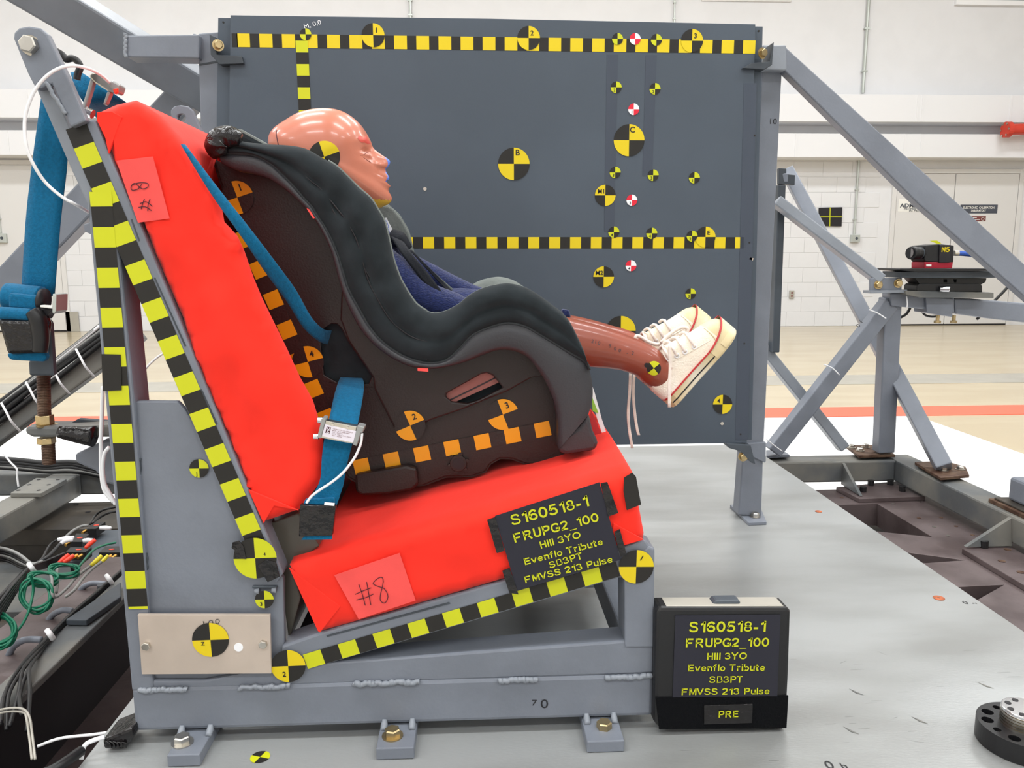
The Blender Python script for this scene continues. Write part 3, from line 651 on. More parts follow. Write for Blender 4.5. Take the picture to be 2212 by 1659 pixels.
# long strut at the right
pr('long_strut', [(1693, 97), (2071, 440), (2300, 650), (2690, 1004), (2690, 1072), (2300, 716), (1984, 440), (1693, 151)], 1.85, .032, 'paint', frame, .003)
pr('strut_joint', [(1648, 98), (1699, 97), (1700, 152), (1648, 150)], 1.848, .055, 'paint_lt', frame, .003)
# truss at upper left
beam('long_strut', PY(560, 270, 2.15), PY(-60, -104, 1.72), .082, .082, 'paint_lt', frame, side=(.1, 1, .17), bev=.006)
pr('short_tie', [(272, 76), (430, 74), (430, 126), (272, 123)], 1.815, .055, 'paint', frame, .003)
tube('weld_bead', [PY(272+random.uniform(-2, 2), y, 1.813) for y in range(72, 128, 4)], .004, 'paint_lt', frame, 6, 2)
tube('weld_bead', [PY(422+random.uniform(-2, 2), y, 1.833) for y in range(74, 128, 4)], .004, 'paint_lt', frame, 6, 2)
pr('joint_seam', [(430, 138), (474, 130), (474, 134), (430, 142)], YPo-.001, .002, 'paint_dk', frame, 0)
text_px('10', 1664, 262, 1678, 262, 11, 1.875, frame, 'ink', name='pen_mark')
# strut crossing behind the hanging belt
beam('rear_strut', PY(-60, 700, 2.15), PY(405, 208, 2.05), .06, .074, 'paint', frame, bev=.005)
pr('rear_plate', [(180, 485), (200, 478), (200, 508), (182, 500)], 1.97, .02, 'paint', frame, .002)
# second braced frame farther back at the right
rear = thing('camera_stand_frame', 'braced grey tube stand on the sled beam carrying the camera arm', 'frame', (1.4, 2.6, .25))
def tb(nm, x0, y0, Y0, x1, y1, Y1, wd, h, m='paint', side=(0, 1, 0)): return beam(nm, PY(x0, y0, Y0), PY(x1, y1, Y1), wd, h, m, rear, side, .004)
tb('upright_tube', 1923, 642, 2.62, 1908, 975, 2.64, .05, .058)
tb('diagonal_brace', 1920, 655, 2.615, 1668, 975, 2.62, .05, .052)
tb('steep_brace', 1702, 372, 3.35, 2040, 1012, 2.40, .06, .05, side=(.3, 1, 0))
tb('slope_brace', 1676, 434, 2.66, 1902, 605, 2.58, .05, .034, 'paint_lt')
tb('low_brace', 1640, 742, 2.76, 1822, 968, 2.68, .05, .036, 'paint_lt')
tb('far_post', 1684, 400, 2.72, 1671, 760, 2.72, .05, .026, 'paint_dk')
tb('tie_bar', 1694, 384, 3.33, 1692, 384, 2.70, .03, .03, side=(1, 0, 0))
pr('clamp_plate', [(1880, 601), (1949, 600), (1948, 627), (1880, 629)], 2.56, .012, 'paint', rear, .002)
for x, y in ((1897, 615), (1940, 612)): bolt(PY(x, y, 2.56), .011, (0, -1, 0), rear, 'brass', 'clamp_bolt')
pr('clamp_shelf', [(1880, 628), (1960, 626), (1960, 632), (1880, 634)], 2.55, .05, 'paint_lt', rear, .001)
pr('top_lug', [(1683, 363), (1699, 364), (1699, 376), (1718, 378), (1717, 400), (1700, 398), (1683, 398)], 2.7, .02, 'paint_dk', rear, .002)
for pl in ([(1826, 962), (1855, 984), (1934, 982), (1900, 960)], [(1976, 998), (2032, 1032), (2094, 1026), (2086, 1008), (2040, 995)], [(1655, 985), (1706, 982), (1690, 972), (1655, 972)]):
    prism3('base_plate', [PZ(x, y, .268) for x, y in pl], (0, 0, -.009), 'rusty' if pl[0][0] > 1700 else 'paint', rear, .001)
    prism3('shim_plate', [PZ(x, y, .259) for x, y in pl], (0, 0, -.0085), 'deckd', rear, .001)
for x, y in ((1839, 967), (1870, 966), (1858, 974), (2038, 1016), (2074, 1014)): bolt(PZ(x, y, .2685), .011, (0, 0, 1), rear, 'steel', 'base_bolt')
# level arm with the camera shelf
pr('level_arm', [(1924, 634), (1960, 631), (2062, 641), (2062, 676), (2000, 668), (1926, 661)], 2.58, .06, 'paint', rear, .004)
pr('arm_sleeve', [(2000, 642), (2060, 645), (2058, 685), (2002, 676)], 2.57, .08, 'paint', rear, .003)
pr('outer_arm', [(2061, 645), (2110, 646), (2300, 662), (2300, 706), (2150, 690), (2064, 678)], 2.59, .06, 'paint', rear, .006)
pr('shelf_bar', [(1957, 628), (2147, 632), (2147, 644), (1990, 643), (1957, 636)], 2.54, .13, 'paint_worn', rear, .002)
for x in (2026, 2061):
    a = PY(x, 681, 2.6); cyl('clamp_screw', a, a+V((0, 0, -.018)), .006, 'brass', rear, 10); cyl('clamp_screw_head', a+V((0, 0, -.018)), a+V((0, 0, -.026)), .011, 'brass', rear, 6)
text_px('0 1', 1852, 706, 1860, 694, 9, 2.59, rear, 'ink', name='pen_mark')
for pts in ([(1958, 639), (1960, 655), (1959, 664)], [(1877, 669), (1895, 676), (1914, 688)], [(1779, 787), (1798, 795), (1813, 810)], [(1655, 948), (1672, 962), (1690, 975)]):
    tube('cable_tie', [PY(x, y, 2.565 if x > 1900 else 2.575) for x, y in pts], .0022, 'white', rear, 6, 3)
# camera mount head and tray
mount = thing('camera_mount', 'black geared mount with a wide tray on the stand arm', 'camera mount', tuple(PY(2040, 628, 2.6)))
pr('tray_plate', [(1944, 580.5), (2140, 580), (2150, 585), (1980, 587), (1944, 584)], 2.5, .2, 'black', mount, .001)
pr('tray_bar', [(1947, 587), (2165, 586), (2165, 600), (1947, 600)], 2.52, .12, 'paint_dk', mount, .001)
pr('upper_jaw', [(1977, 601), (2131, 601), (2129, 609), (2117, 616), (2000, 616), (1986, 612)], 2.55, .07, 'black', mount, .002, holes=[[(2038, 603), (2046, 603), (2046, 610), (2038, 610)], [(2059, 603), (2067, 603), (2066, 610), (2061, 610)]])
pr('lower_jaw', [(1986, 613), (2115, 613), (2122, 617), (2122, 631), (1980, 629), (1981, 617)], 2.545, .08, 'black', mount, .002)
a = PY(2029, 624, 2.54); cyl('lock_knob', a+V((0, 0, 0)), a+V((.028, -.01, 0)), .0095, 'chrome', mount, 16, bev=.002)
tube('signal_cable', [PY(*p, 2.7) for p in ((2200, 590), (2175, 622), (2150, 648), (2110, 690))], .005, 'black', mount)
tube('signal_cable', [PY(*p, 2.7) for p in ((1966, 665), (1958, 678), (1945, 686), (1935, 692))], .005, 'black', mount)
tube('signal_cable', [PY(*p, 2.68) for p in ((1988, 668), (1998, 680), (2012, 684), (2026, 683))], .004, 'black', mount)
camr = thing('video_camera', 'small black video camera on the tray with a yellow N5 mark', 'camera', tuple(PY(2029, 579, 2.6)))
pr('camera_body', [(1999, 530), (2028, 527), (2061, 530), (2060, 565), (2058, 568), (2000, 566), (1997, 560)], 2.56, .085, 'black', camr, .003)
pr('side_panel', [(2030, 529), (2054, 529), (2052, 567), (2029, 567)], 2.555, .006, 'ink', camr, .001)
a, b = PY(1968, 546.5, 2.555), PY(2002, 547, 2.59)
cyl('lens_barrel', a, b, .0195, 'black', camr, 28, bev=.002); cyl('lens_barrel', a.lerp(b, -.02), a.lerp(b, .25), .0213, 'black', camr, 28, bev=.003)
cyl('lens_ring', a.lerp(b, .48), a.lerp(b, .52), .0202, 'paint_dk', camr, 28); cyl('lens_glass', a+V((-.0016, 0, 0)), a, .015, 'lens', camr, 24)
cyl('lens_mount', b, b+V((-.012, 0, 0)), .023, 'black', camr, 24)
pr('camera_foot', [(1997, 566), (2059, 566), (2057, 580), (1997, 580)], 2.56, .08, 'crim', camr, .002)
btext_px('N5', 2034, 539, 2052, 539, 10.5, 2.555, camr, 'yel2', .2)
pr('yellow_flag', [(2008, 520), (2024, 519.5), (2034, 526), (2026, 527)], 2.6, .001, 'yel', camr, 0)
pr('white_label', [(2001, 571), (2012, 571), (2012, 575.5), (2001, 575.5)], 2.559, .001, 'signw', camr, 0)
cyl('plug', PY(2061, 547, 2.6), PY(2070, 547, 2.6), .009, 'steel', camr, 14)
tube('camera_cable', [PY(*p, 2.6) for p in ((2069, 547), (2085, 548), (2105, 551), (2130, 560), (2160, 575), (2200, 600))], .0085, 'blue', camr)
# ================================================================ test bench
bench = thing('test_bench', 'grey welded steel crash-test bench frame with yellow and black tape', 'test bench', (-.1, 1.2, ZP))
def bp(nm, px, Y=1.0, d=.05, m='paint', b=.003, holes=()): return pr(nm, px, Y, d, m, bench, b, holes)
zb0, zb1 = .319, .383
for yy in (1.0, 1.43): box('base_beam', (-.466, yy, zb0), (.242, yy+.055, zb1), 'paint', bench, .006)
bp('lower_rail', [(440, 1470), (600, 1440), (720, 1431), (1330, 1386), (1352, 1384), (1413, 1384), (1412, 1455), (284, 1492), (284, 1470)], 1.002, .045)
bp('front_post', [(1348, 1236), (1400, 1180), (1415, 1185), (1413, 1400), (1350, 1400)], .999, .05)
bp('seat_rail', [(608, 1396), (690, 1368), (1395, 1167), (1412, 1190), (1346, 1250), (1338, 1249), (667, 1447), (610, 1470)], 1.001, .045)
bp('rear_post', [(188, 440), (240, 425), (262, 590), (290, 880), (332, 1493), (284, 1493)], 1.0, .05)
bp('side_plate', [(289, 872), (296, 866), (383, 867), (400, 885), (560, 1150), (612, 1250), (616, 1470), (290, 1490)], 1.008, .01, 'paint', .002)
bp('back_rail', [(143, 284), (186, 261), (205, 256), (232, 322), (300, 478), (420, 770), (560, 1115), (612, 1240), (596, 1262), (556, 1215), (520, 1160)], .999, .05)
bp('head_tube', [(78, 192), (112, 180), (150, 272), (200, 395), (192, 480), (188, 440), (155, 370)], .999, .045, 'paint_lt', .006)
hp = [(29, 84), (30, 70), (40, 60), (62, 56), (86, 60), (102, 74), (112, 96), (150, 175), (186, 261), (152, 275), (140, 245), (112, 182), (78, 194), (60, 160)]
bp('head_plate', hp, .987, .012, 'paint', .002)
tube('weld_bead', [PY(100+t*42+random.uniform(-2.5, 2.5), 178+t*68, .986) for t in [i/14 for i in range(15)]], .0025, 'paint_lt', bench, 6, 2)
bolt(PY(66, 98, .986), .0102, (0, -1, 0), bench, 'steel', 'head_bolt', False); cyl('head_washer', PY(66, 98, .986), PY(66, 98, .985), .0112, 'steel', bench, 24)
# far side of the bench, the same frame at Y 1.45
def far(px, Y=1.0, dY=.455): return [V((PY(x, y, Y).x, Y+dY, PY(x, y, Y).z)) for x, y in px]
b0 = PY(66, 98, 1.0)
hole = [V((b0.x+.007*math.cos(q), 1.482, b0.z+.007*math.sin(q))) for q in [k*math.pi/8 for k in range(16)]]
prism3('head_plate', [V((p.x, 1.482, p.z)) for p in far(hp)], (0, .012, 0), 'paint', bench, .002, [hole])
prism3('rear_post', far([(188, 440), (240, 425), (262, 590), (290, 880), (332, 1493), (284, 1493)]), (0, .045, 0), 'paint', bench, .003)
prism3('back_rail', far([(143, 284), (186, 261), (205, 256), (612, 1240), (596, 1262), (556, 1215), (520, 1160)]), (0, .045, 0), 'paint', bench, .003)
prism3('head_tube', far([(78, 192), (112, 180), (150, 272), (200, 395), (192, 480), (155, 370)]), (0, .045, 0), 'paint', bench, .003)
prism3('front_post', far([(1348, 1236), (1400, 1180), (1415, 1185), (1413, 1400), (1350, 1400)]), (0, .045, 0), 'paint', bench, .003)
prism3('seat_rail', far([(608, 1396), (690, 1368), (1395, 1167), (1412, 1190), (1346, 1250), (1338, 1249), (667, 1447), (610, 1470)]), (0, .045, 0), 'paint', bench, .003)
pf = PY(1352, 1392, 1.0)
box('cross_tube', (pf.x, 1.045, zb1), (pf.x+.034, 1.46, pf.z+.002), 'paint', bench, .003)
box('cross_tube', (-.46, 1.05, zb0), (-.41, 1.44, zb1), 'paint', bench, .003)
a = PY(150, 380, 1.0); box('cross_tube', (a.x+.0, 1.045, a.z-.1), (a.x+.03, 1.46, a.z-.06), 'paint', bench, .003)
pr('rear_gusset', [(570, 1135), (645, 1108), (690, 1180), (628, 1225), (650, 1290), (624, 1388), (606, 1250)], 1.03, .3, 'olive', bench, .002)
pr('seat_pan', [(640, 1372), (700, 1352), (1380, 1160), (1392, 1180), (1330, 1215), (668, 1410)], 1.046, .4, 'paint_dk', bench, .001)
# welds
for x0, x1, y in ((300, 405, 1491.5), (515, 627, 1486), (762, 906, 1478), (1077, 1160, 1470.5), (1307, 1409, 1464)):
    n = int((x1-x0)/4); tube('weld_bead', [PY(x0+(x1-x0)*i/n, y+random.uniform(-2.4, 2.4)-(x1-x0)*.033*i/n, .999) for i in range(n+1)], [.0032+.0012*random.random() for _ in range(n+1)], 'paint_lt', bench, 7, 2)
for x0, y0, x1, y1 in ((298, 1075, 303, 990), (318, 1230, 316, 1195), (545, 1268, 598, 1268)):
    tube('weld_seam', [PY(x0+(x1-x0)*t+random.uniform(-1, 1), y0+(y1-y0)*t, 1.006) for t in [i/8 for i in range(9)]], .0018, 'paint_dk', bench, 6, 2)
for x, y in ((555, 1277), (592, 1275)): a = PY(x, y, 1.004); tube('weld_bead', [a+V((-.003, 0, 0)), a+V((.003, 0, 0))], [.003, .004], 'paint_lt', bench, 8, 3)
# slots cut in the rails
for p in ([(282, 474), (285, 473), (302, 520), (299, 521)], [(332, 600), (335, 599), (402, 747), (399, 749)], [(433, 842), (436, 841), (470, 916), (466, 918)]):
    pr('rail_slot', p, .9985, .001, 'paint_dk', bench, 0)
for p in ([(705, 1373), (970, 1301), (973, 1304), (707, 1376)],): pr('rail_slot', p, 1.0, .001, 'paint_dk', bench, 0)
# zinc plate
zp = thing('zinc_cover_plate', 'pale zinc rectangular plate bolted to the lower left of the bench', 'plate', tuple(PY(441, 1457, .995)))
pr('plate_sheet', [(297, 1328), (583, 1328.5), (586, 1455), (306, 1457)], .994, .005, 'plate', zp, .0006)
for x, y in ((317, 1394), (569, 1390.5)): bolt(PY(x, y, .994), .0058, (0, -1, 0), zp, 'steel', 'plate_bolt', False)
c = PY(515, 1398.5, .9935); cyl('white_dot', c, c+V((0, .0006, 0)), .006, 'white', zp, 20)
sticker(zp, 454.5, 1382.5, 39, .994, 1, txt='Z', tq=(-.42, -.2), ts=.2, off=.0012, label='large yellow and black quadrant target marked Z')
strokes('pen_mark', [[(440, 1348), (439, 1342)], [(450, 1348), (452, 1342), (458, 1341), (460, 1347)], [(466, 1346), (466, 1340), (470, 1338), (474, 1342), (471, 1347), (466, 1346)]], .994, 1.4, 'ink', zp)
# tapes and targets on the bench
tape(bench, (216.6, 414), (219.6, 446), 1.0, .0262, 1, start=1, off=.0024)
tape(bench, (298, 1310), (298.5, 1315.5), 1.0, .0245, 1, start=1, off=.002)
tape(bench, (219.6, 446), (298, 1310), 1.0, .0255, 21, start=0, off=.002, label='yellow and black tape down the rear post')
tape(bench, (164, 272.5), (181, 313.5), .999, .0258, 1, start=0, off=.0008)
tape(bench, (543, 1150.6), (554, 1176), .999, .0245, 1, start=0, off=.0008)
tape(bench, (181, 313.5), (543, 1150.6), .999, .0255, 21, start=1, off=.0008, label='yellow and black tape down the sloping back rail')
tape(bench, (659.7, 1429.6), (1335, 1229), 1.001, .0215, 18, start=1, off=.0012, label='yellow and black tape along the seat rail')
pr('black_tape_patch', [(219, 765), (260, 766), (262, 843), (222, 845)], .9965, .001, 'blk', bench, 0)
for a in [(430, 1012, 20.5, 0, ('blk', 'yel'), 'J', (-.3, -.6), .4, 1.008), (571, 1295, 20, 0, ('blk', 'yel'), '3', (-.35, -.5), .4, 1.004),
          (622.5, 1439, 37, 1, ('blk', 'yel2'), '2', (-.25, -.5), .3, 1.0), (551, 1206, 46, 1, ('blk', 'yel'), '4', (.45, .2), .14, .996)]:
    x, y, r, ro, co, tx, tq, ts, yy = a
    sticker(bench, x, y, r, yy, ro, co, tx, tq, ts, off=.0022, label='yellow and black quadrant target marked '+tx)
sticker(bench, 1374.5, 1224.5, 38, .999, -1, ('blk', 'yel2'), '1', (.3, .52), .3, off=.0022, trot=150, label='yellow and black quadrant target marked 1 at the front corner')
# crumpled tape ends by target 4
for p in ([(502, 1172), (516, 1168), (526, 1180), (532, 1208), (508, 1206), (508, 1190), (500, 1184)], [(556, 1222), (574, 1210), (596, 1214), (604, 1246), (578, 1258), (566, 1238)]):
    pr('tape_scrap', p, .9925, .0015, 'blackg', bench, .0004)
text_px('7', 1149, 1518, 1160, 1518, 13, 1.0, bench, 'ink', name='pen_mark'); text_px('0', 1168, 1521, 1184, 1520, 20, 1.0, bench, 'ink', name='pen_mark')
# hold-down clips with bolts
for k, (xa, xb, yt, yb, xc, yc) in enumerate(((360, 448, 1580, 1632, 394, 1605), (812, 894, 1571, 1617, 848, 1590), (1268, 1350, 1556, 1602, 1305, 1572))):
    zc = ZP+.017; a, b = PZ(xa, yb, zc), PZ(xb if k else 430, yb, zc)
    nm = ['left', 'middle', 'right'][k]
    t = thing('hold_down_clip', 'grey bolted hold-down clip under the %s of the bench base beam' % ['left end', 'middle', 'right end'][k], 'clamp', ((a.x+b.x)/2, a.y, ZP), group=None)
    box('clip_plate', (a.x, a.y, ZP+.0005), (b.x, 1.04, zc), 'paint', t, .0015)
    p = PZ(xc, yc, zc); bolt((p.x, p.y, zc), .0105, (0, 0, 1), t, 'brass' if k else 'steel', 'clip_bolt', k != 2)
    for s in (-1, 1):
        xx = (a.x+b.x)/2+s*.019; tube('weld_bead', [(xx, .988, zc+.001), (xx, .996, zc+.004), (xx, 1.0, zc+.01)], [.004, .005, .003], 'paint_lt', t, 8, 3)
c = PZ(562, 1635, ZP+.0006); vs = [c]; fs = []; mi = []
for q in range(4):
    b = len(vs)
    for k in range(9): a = math.pi/2*(q+k/8)-.35; vs.append(c+V((math.cos(a)*.0128, math.sin(a)*.0128, 0)))
    for k in range(8): fs.append((0, b+k, b+k+1)); mi.append((q+1) % 2)
o = link('target_marker', rawmesh('target_marker', vs, fs, mi), ['blk', 'yel'], plat)
# ================================================================ cushions
def wr1(x, z): return -.009*noise.noise(V((x*9, z*9, 1.3)))-.006*noise.noise(V((x*24+z*9, z*6, 4)))-.003*noise.noise(V((x*40, z*22, 8)))
def wr2(x, z): return -.004*noise.noise(V((x*6, z*14+x*5, 2)))-.0015*noise.noise(V((x*20, z*30, 5)))
sc = thing('seat_cushion', 'bright red fabric seat cushion on the sloping seat rails', 'cushion', (0, 1.25, .5))
def crown2(x, z, t): return V((0, 0, .010*math.sin(math.pi*min(1, t*1.6)*.5) if z > .545-.02+(x+.25)*.275-.012 and z > .53 else 0))
a_, b_ = PY(623, 1225, 1.0), PY(1367, 1020, 1.0)
def topd(x, z):  # distance below the top edge line
    t = (x-a_.x)/(b_.x-a_.x); return (a_.z+(b_.z-a_.z)*t)-z
soft('cushion_cover', [(623, 1224), (800, 1176), (1000, 1122), (1200, 1066), (1360, 1018), (1368, 1022), (1381, 1090), (1393, 1155), (1391, 1167), (1250, 1208), (1000, 1280), (800, 1338), (692, 1368), (686, 1364), (652, 1292)],
     .998, 1.50, .008, 'red', sc, .010, wr2, 16, lambda x, z, t: V((0, 0, .012*math.sin(math.pi/2*min(1, t*2)) if topd(x, z) < .012 else 0)))
def fold(nm, px, Y, par): pr(nm, px, Y, .004, 'red', par, .0008)
fold('corner_fold', [(624, 1227), (736, 1311), (691, 1367), (686, 1363)], .9955, sc)
fold('corner_fold', [(1325, 1130), (1391, 1166), (1340, 1181), (1322, 1150)], .9955, sc)
note = pr('note_tape', [(722, 1243), (863, 1195), (898, 1297), (775, 1338)], .9935, .001, 'note', sc, 0); note['label'] = 'pink translucent note with handwritten #8 on the seat cushion'
strokes('handwriting', [[(775, 1262), (783, 1285), (789, 1308)], [(792, 1257), (796, 1280), (801, 1307)], [(767, 1284), (788, 1275), (802, 1270)], [(770, 1296), (790, 1291), (807, 1283)],
    [(828, 1258), (826, 1248), (817, 1249), (806, 1260), (814, 1266), (830, 1272), (838, 1288), (832, 1302), (822, 1298), (822, 1284), (826, 1268), (828, 1256)]], .9935, 1.8, 'inkp', note)
ba_, bb_ = PY(204, 238, 1), PY(569, 1132, 1); bd_ = (bb_-ba_).normalized(); bn_ = V((-bd_.z, 0, bd_.x)); ZT0, ZT1 = PY(430, 300, 1).z, PY(440, 400, 1).z
def ss(a, b, x): t = max(0, min(1, (x-a)/(b-a))); return t*t*(3-2*t)
def dent(x, z, t):
    # the child seat presses the foam back
    q = (V((x, 0, z))-ba_).dot(bn_); w_ = ss(.02, .07, abs(q))*(1-ss(ZT1, ZT0, z)); Y = 1.012+.488*t
    return V((-.40*min(max(Y-1.0, 0), .13)*w_, 0, -.05*min(max(Y-1.0, 0), .13)*w_))
bc = thing('backrest_cushion', 'bright red fabric backrest cushion leaning on the back rails', 'cushion', (-.4, 1.25, .6))
soft('cushion_cover', [(204, 238), (240, 222), (284, 212), (330, 243), (372, 290), (402, 335), (440, 384), (468, 428), (477, 478), (506, 509), (521, 542), (542, 602), (560, 645), (588, 702), (615, 757), (643, 818), (671, 868), (690, 930), (698, 1000), (690, 1043), (646, 1105), (569, 1132), (530, 1065), (522, 1040), (480, 932), (440, 845), (402, 748), (388, 690), (357, 620), (325, 545), (302, 482), (262, 405), (234, 345), (226, 300), (206, 262)],
     .998, 1.50, .014, 'red', bc, .010, wr1, 24, dent)
fold('corner_fold', [(536, 1058), (645, 1103), (592, 1093), (569, 1131)], .9965, bc)
fold('corner_fold', [(209, 242), (240, 240), (264, 252), (234, 332), (227, 298), (209, 260)], .9965, bc)
note = pr('note_tape', [(251, 347), (330, 338), (366, 472), (298, 481)], .9945, .001, 'note', bc, 0); note['label'] = 'pink translucent note with handwritten #8 written sideways'
strokes('handwriting', [[(284, 400), (300, 395), (318, 396), (319, 404), (308, 408), (298, 401), (290, 396), (283, 404), (286, 411), (298, 408), (306, 398)],
    [(302, 440), (316, 436), (329, 446)], [(299, 448), (314, 447), (327, 455)], [(312, 430), (308, 440), (305, 452)], [(324, 430), (320, 442), (319, 456)]], .9945, 1.8, 'inkp', note)
# placard on the seat cushion
def placard_lines(par, rows, Y, m='yel'):
    for s, xl, yl, xr, yr, h, b in rows: btext_px(s, xl, yl, xr, yr, h, Y, par, m)
pl = thing('test_placard', 'black placard with yellow test numbers taped to the red seat cushion', 'sign', tuple(PY(1210, 1270, .99)))
pr('placard_sheet', [(1069, 1115), (1295, 1042), (1341, 1209), (1117, 1276)], .9915, .0012, 'placard', pl, 0)
placard_lines(pl, [('S160518-1', 1105, 1124, 1272, 1081, 25, .012), ('FRUPG2_100', 1109, 1163, 1294, 1116, 21, .012), ('HIII 3YO', 1166, 1178, 1255, 1154, 16, .006),
    ('Evenflo Tribute', 1132, 1214, 1303, 1169, 15.5, .006), ('SB3PT', 1187, 1221, 1259, 1199, 15.5, .006), ('FMVSS 213 Pulse', 1133, 1253, 1324, 1207, 15.5, .006)], .9915)
for p in ([(1052, 1123), (1070, 1117), (1090, 1190), (1073, 1195)], [(1085, 1233), (1101, 1227), (1120, 1284), (1100, 1281)], [(1297, 1044), (1312, 1041), (1336, 1108), (1314, 1116)], [(1327, 1149), (1339, 1143), (1354, 1199), (1340, 1203)]):
    pr('tape_tab', p, .9905, .0008, 'blackg', pl, 0)
sp = tag(pr('tape_strip', [(1348, 1032), (1366, 1021), (1374, 1030), (1385, 1090), (1354, 1102), (1347, 1062)], .9925, .0012, 'blk', None, 0), 'torn black tape strip on the front corner of the seat cushion', 'tape')
# ================================================================ slate box standing on the platform
YB0 = .985
sl = thing('test_slate', 'black upright slate case with test numbers and PRE label on the platform', 'sign', tuple(PZ(1560, 1578, ZP)))
z0 = ZP
def sb(nm, px, Y, d, m, b=.002, par=sl): return pr(nm, px, Y, d, m, par, b)
sb('case_body', [(1417, 1322), (1422, 1312), (1702, 1312), (1709, 1322), (1705, 1450), (1699, 1573), (1690, 1577), (1424, 1575), (1413, 1560), (1414, 1450)], YB0, .036, 'black', .005)
sb('case_top_lining', [(1428, 1313.5), (1440, 1309), (1690, 1308), (1700, 1313)], YB0+.004, .028, 'gstrip', .001)
sb('grip_block', [(1536, 1309), (1601, 1309), (1599, 1297), (1546, 1298)], YB0+.01, .02, 'paint_dk', .003)
sb('velcro_band', [(1416, 1507), (1703, 1503), (1699, 1573), (1424, 1575)], YB0-.0015, .002, 'velcro', 0)
sb('slate_sheet', [(1459, 1330), (1686, 1328), (1679, 1504), (1453, 1507)], YB0-.0015, .001, 'placard', 0)
placard_lines(sl, [('S160518-1', 1490, 1354.5, 1656, 1353, 25, .012), ('FRUPG2_100', 1481, 1389, 1663, 1387, 21, .012), ('HIII 3YO', 1527, 1418, 1615, 1416.5, 16, .006),
    ('Evenflo Tribute', 1486, 1443, 1654, 1442, 15.5, .006), ('SB3PT', 1533, 1468, 1606, 1467.5, 16, .006), ('FMVSS 213 Pulse', 1472, 1494.5, 1664, 1492.5, 15.5, .006)], YB0-.0015)
sb('pre_label', [(1521, 1524), (1626, 1521), (1625, 1562), (1521, 1565)], YB0-.003, .0015, 'blackg', .0005)
placard_lines(sl, [('PRE', 1552, 1543, 1597, 1542, 16, .012)], YB0-.003)
# ================================================================ black flange, lower right
c = PZ(2222, 1575, ZP+.028)+V((0, .01, 0)); fl = thing('drilled_flange', 'black drilled steel disc with a bright threaded boss at the lower right corner', 'flange', (c.x, c.y, ZP))
R = .0555; hs = []
for k in range(12):
    q = k*math.pi/6+.2; rr = .0075 if k % 3 else .005; hs.append([(c.x+math.cos(q)*.043+math.cos(a)*rr, c.y+math.sin(q)*.043+math.sin(a)*rr, ZP+.028) for a in [j*math.pi/6 for j in range(12)]])
prism3('flange_disc', [(c.x+math.cos(q)*R, c.y+math.sin(q)*R, ZP+.028) for q in [j*math.pi/32 for j in range(64)]], (0, 0, -.027), 'black', fl, .001, hs)
for k in range(5):
    cyl('boss_thread', (c.x, c.y, ZP+.028+k*.004), (c.x, c.y, ZP+.031+k*.004), .0285, 'steel', fl, 40); cyl('boss_core', (c.x, c.y, ZP+.028+k*.004), (c.x, c.y, ZP+.0325+k*.004), .0268, 'brass', fl, 40)
cyl('boss_top', (c.x, c.y, ZP+.0475), (c.x, c.y, ZP+.052), .028, 'chrome', fl, 40, bev=.001)
for k in range(8): q = k*math.pi/4; cyl('boss_screw', (c.x+math.cos(q)*.02, c.y+math.sin(q)*.02, ZP+.052), (c.x+math.cos(q)*.02, c.y+math.sin(q)*.02, ZP+.0525), .004, 'ink', fl, 12)
# marks and screws on the sheet
for x, y, r in ((1768, 1105, .0085), (2028, 1292, .0105)):
    c = PZ(x, y, ZP+.0003); cyl('countersunk_screw', c, c+V((0, 0, .0008)), r, 'rust', plat, 20); cyl('screw_recess', c+V((0, 0, .0008)), c+V((0, 0, .0011)), r*.25, 'rusty', plat, 6)
def zmark(s, x, y, h, rot=0, m='ink'):
    c = PZ(x, y, ZP+.0006); r = math.radians(rot); text(s, c, h, plat, m, name='pen_mark', rightv=(math.cos(r), math.sin(r), 0), up=(-math.sin(r), math.cos(r), 0))
zmark('0', 2085, 1301, .013); zmark('2', 2105, 1303, .008, 90); zmark('0', 1791, 1652, .016); zmark('b', 1823, 1654, .012)
for x, y, m in ((1848, 1494, .5), (1985, 1555, .3), (1837, 1577, .3), (2128, 1480, .4)):
    c = PZ(x, y, ZP+.0005); prism3('scuff_mark', [c+V((-.006, .009, 0)), c+V((-.001, .003, 0)), c+V((.008, -.01, 0)), c+V((-.001, -.004, 0))], (0, 0, .0001), 'paint_worn', plat, 0)
for i in range(46):
    c = PZ(random.uniform(1430, 2200), random.uniform(1340, 1650), ZP+.0004); a = random.choice((0, .05, random.uniform(-1.2, 1.2))); L = random.uniform(.004, .012)
    d = V((math.cos(a), math.sin(a), 0))*L; n = V((-math.sin(a), math.cos(a), 0))*.0002
    if c.x < .93: prism3('scratch', [c-d-n, c+d-n, c+d+n, c-d+n], (0, 0, .0001), 'alu', plat, 0)
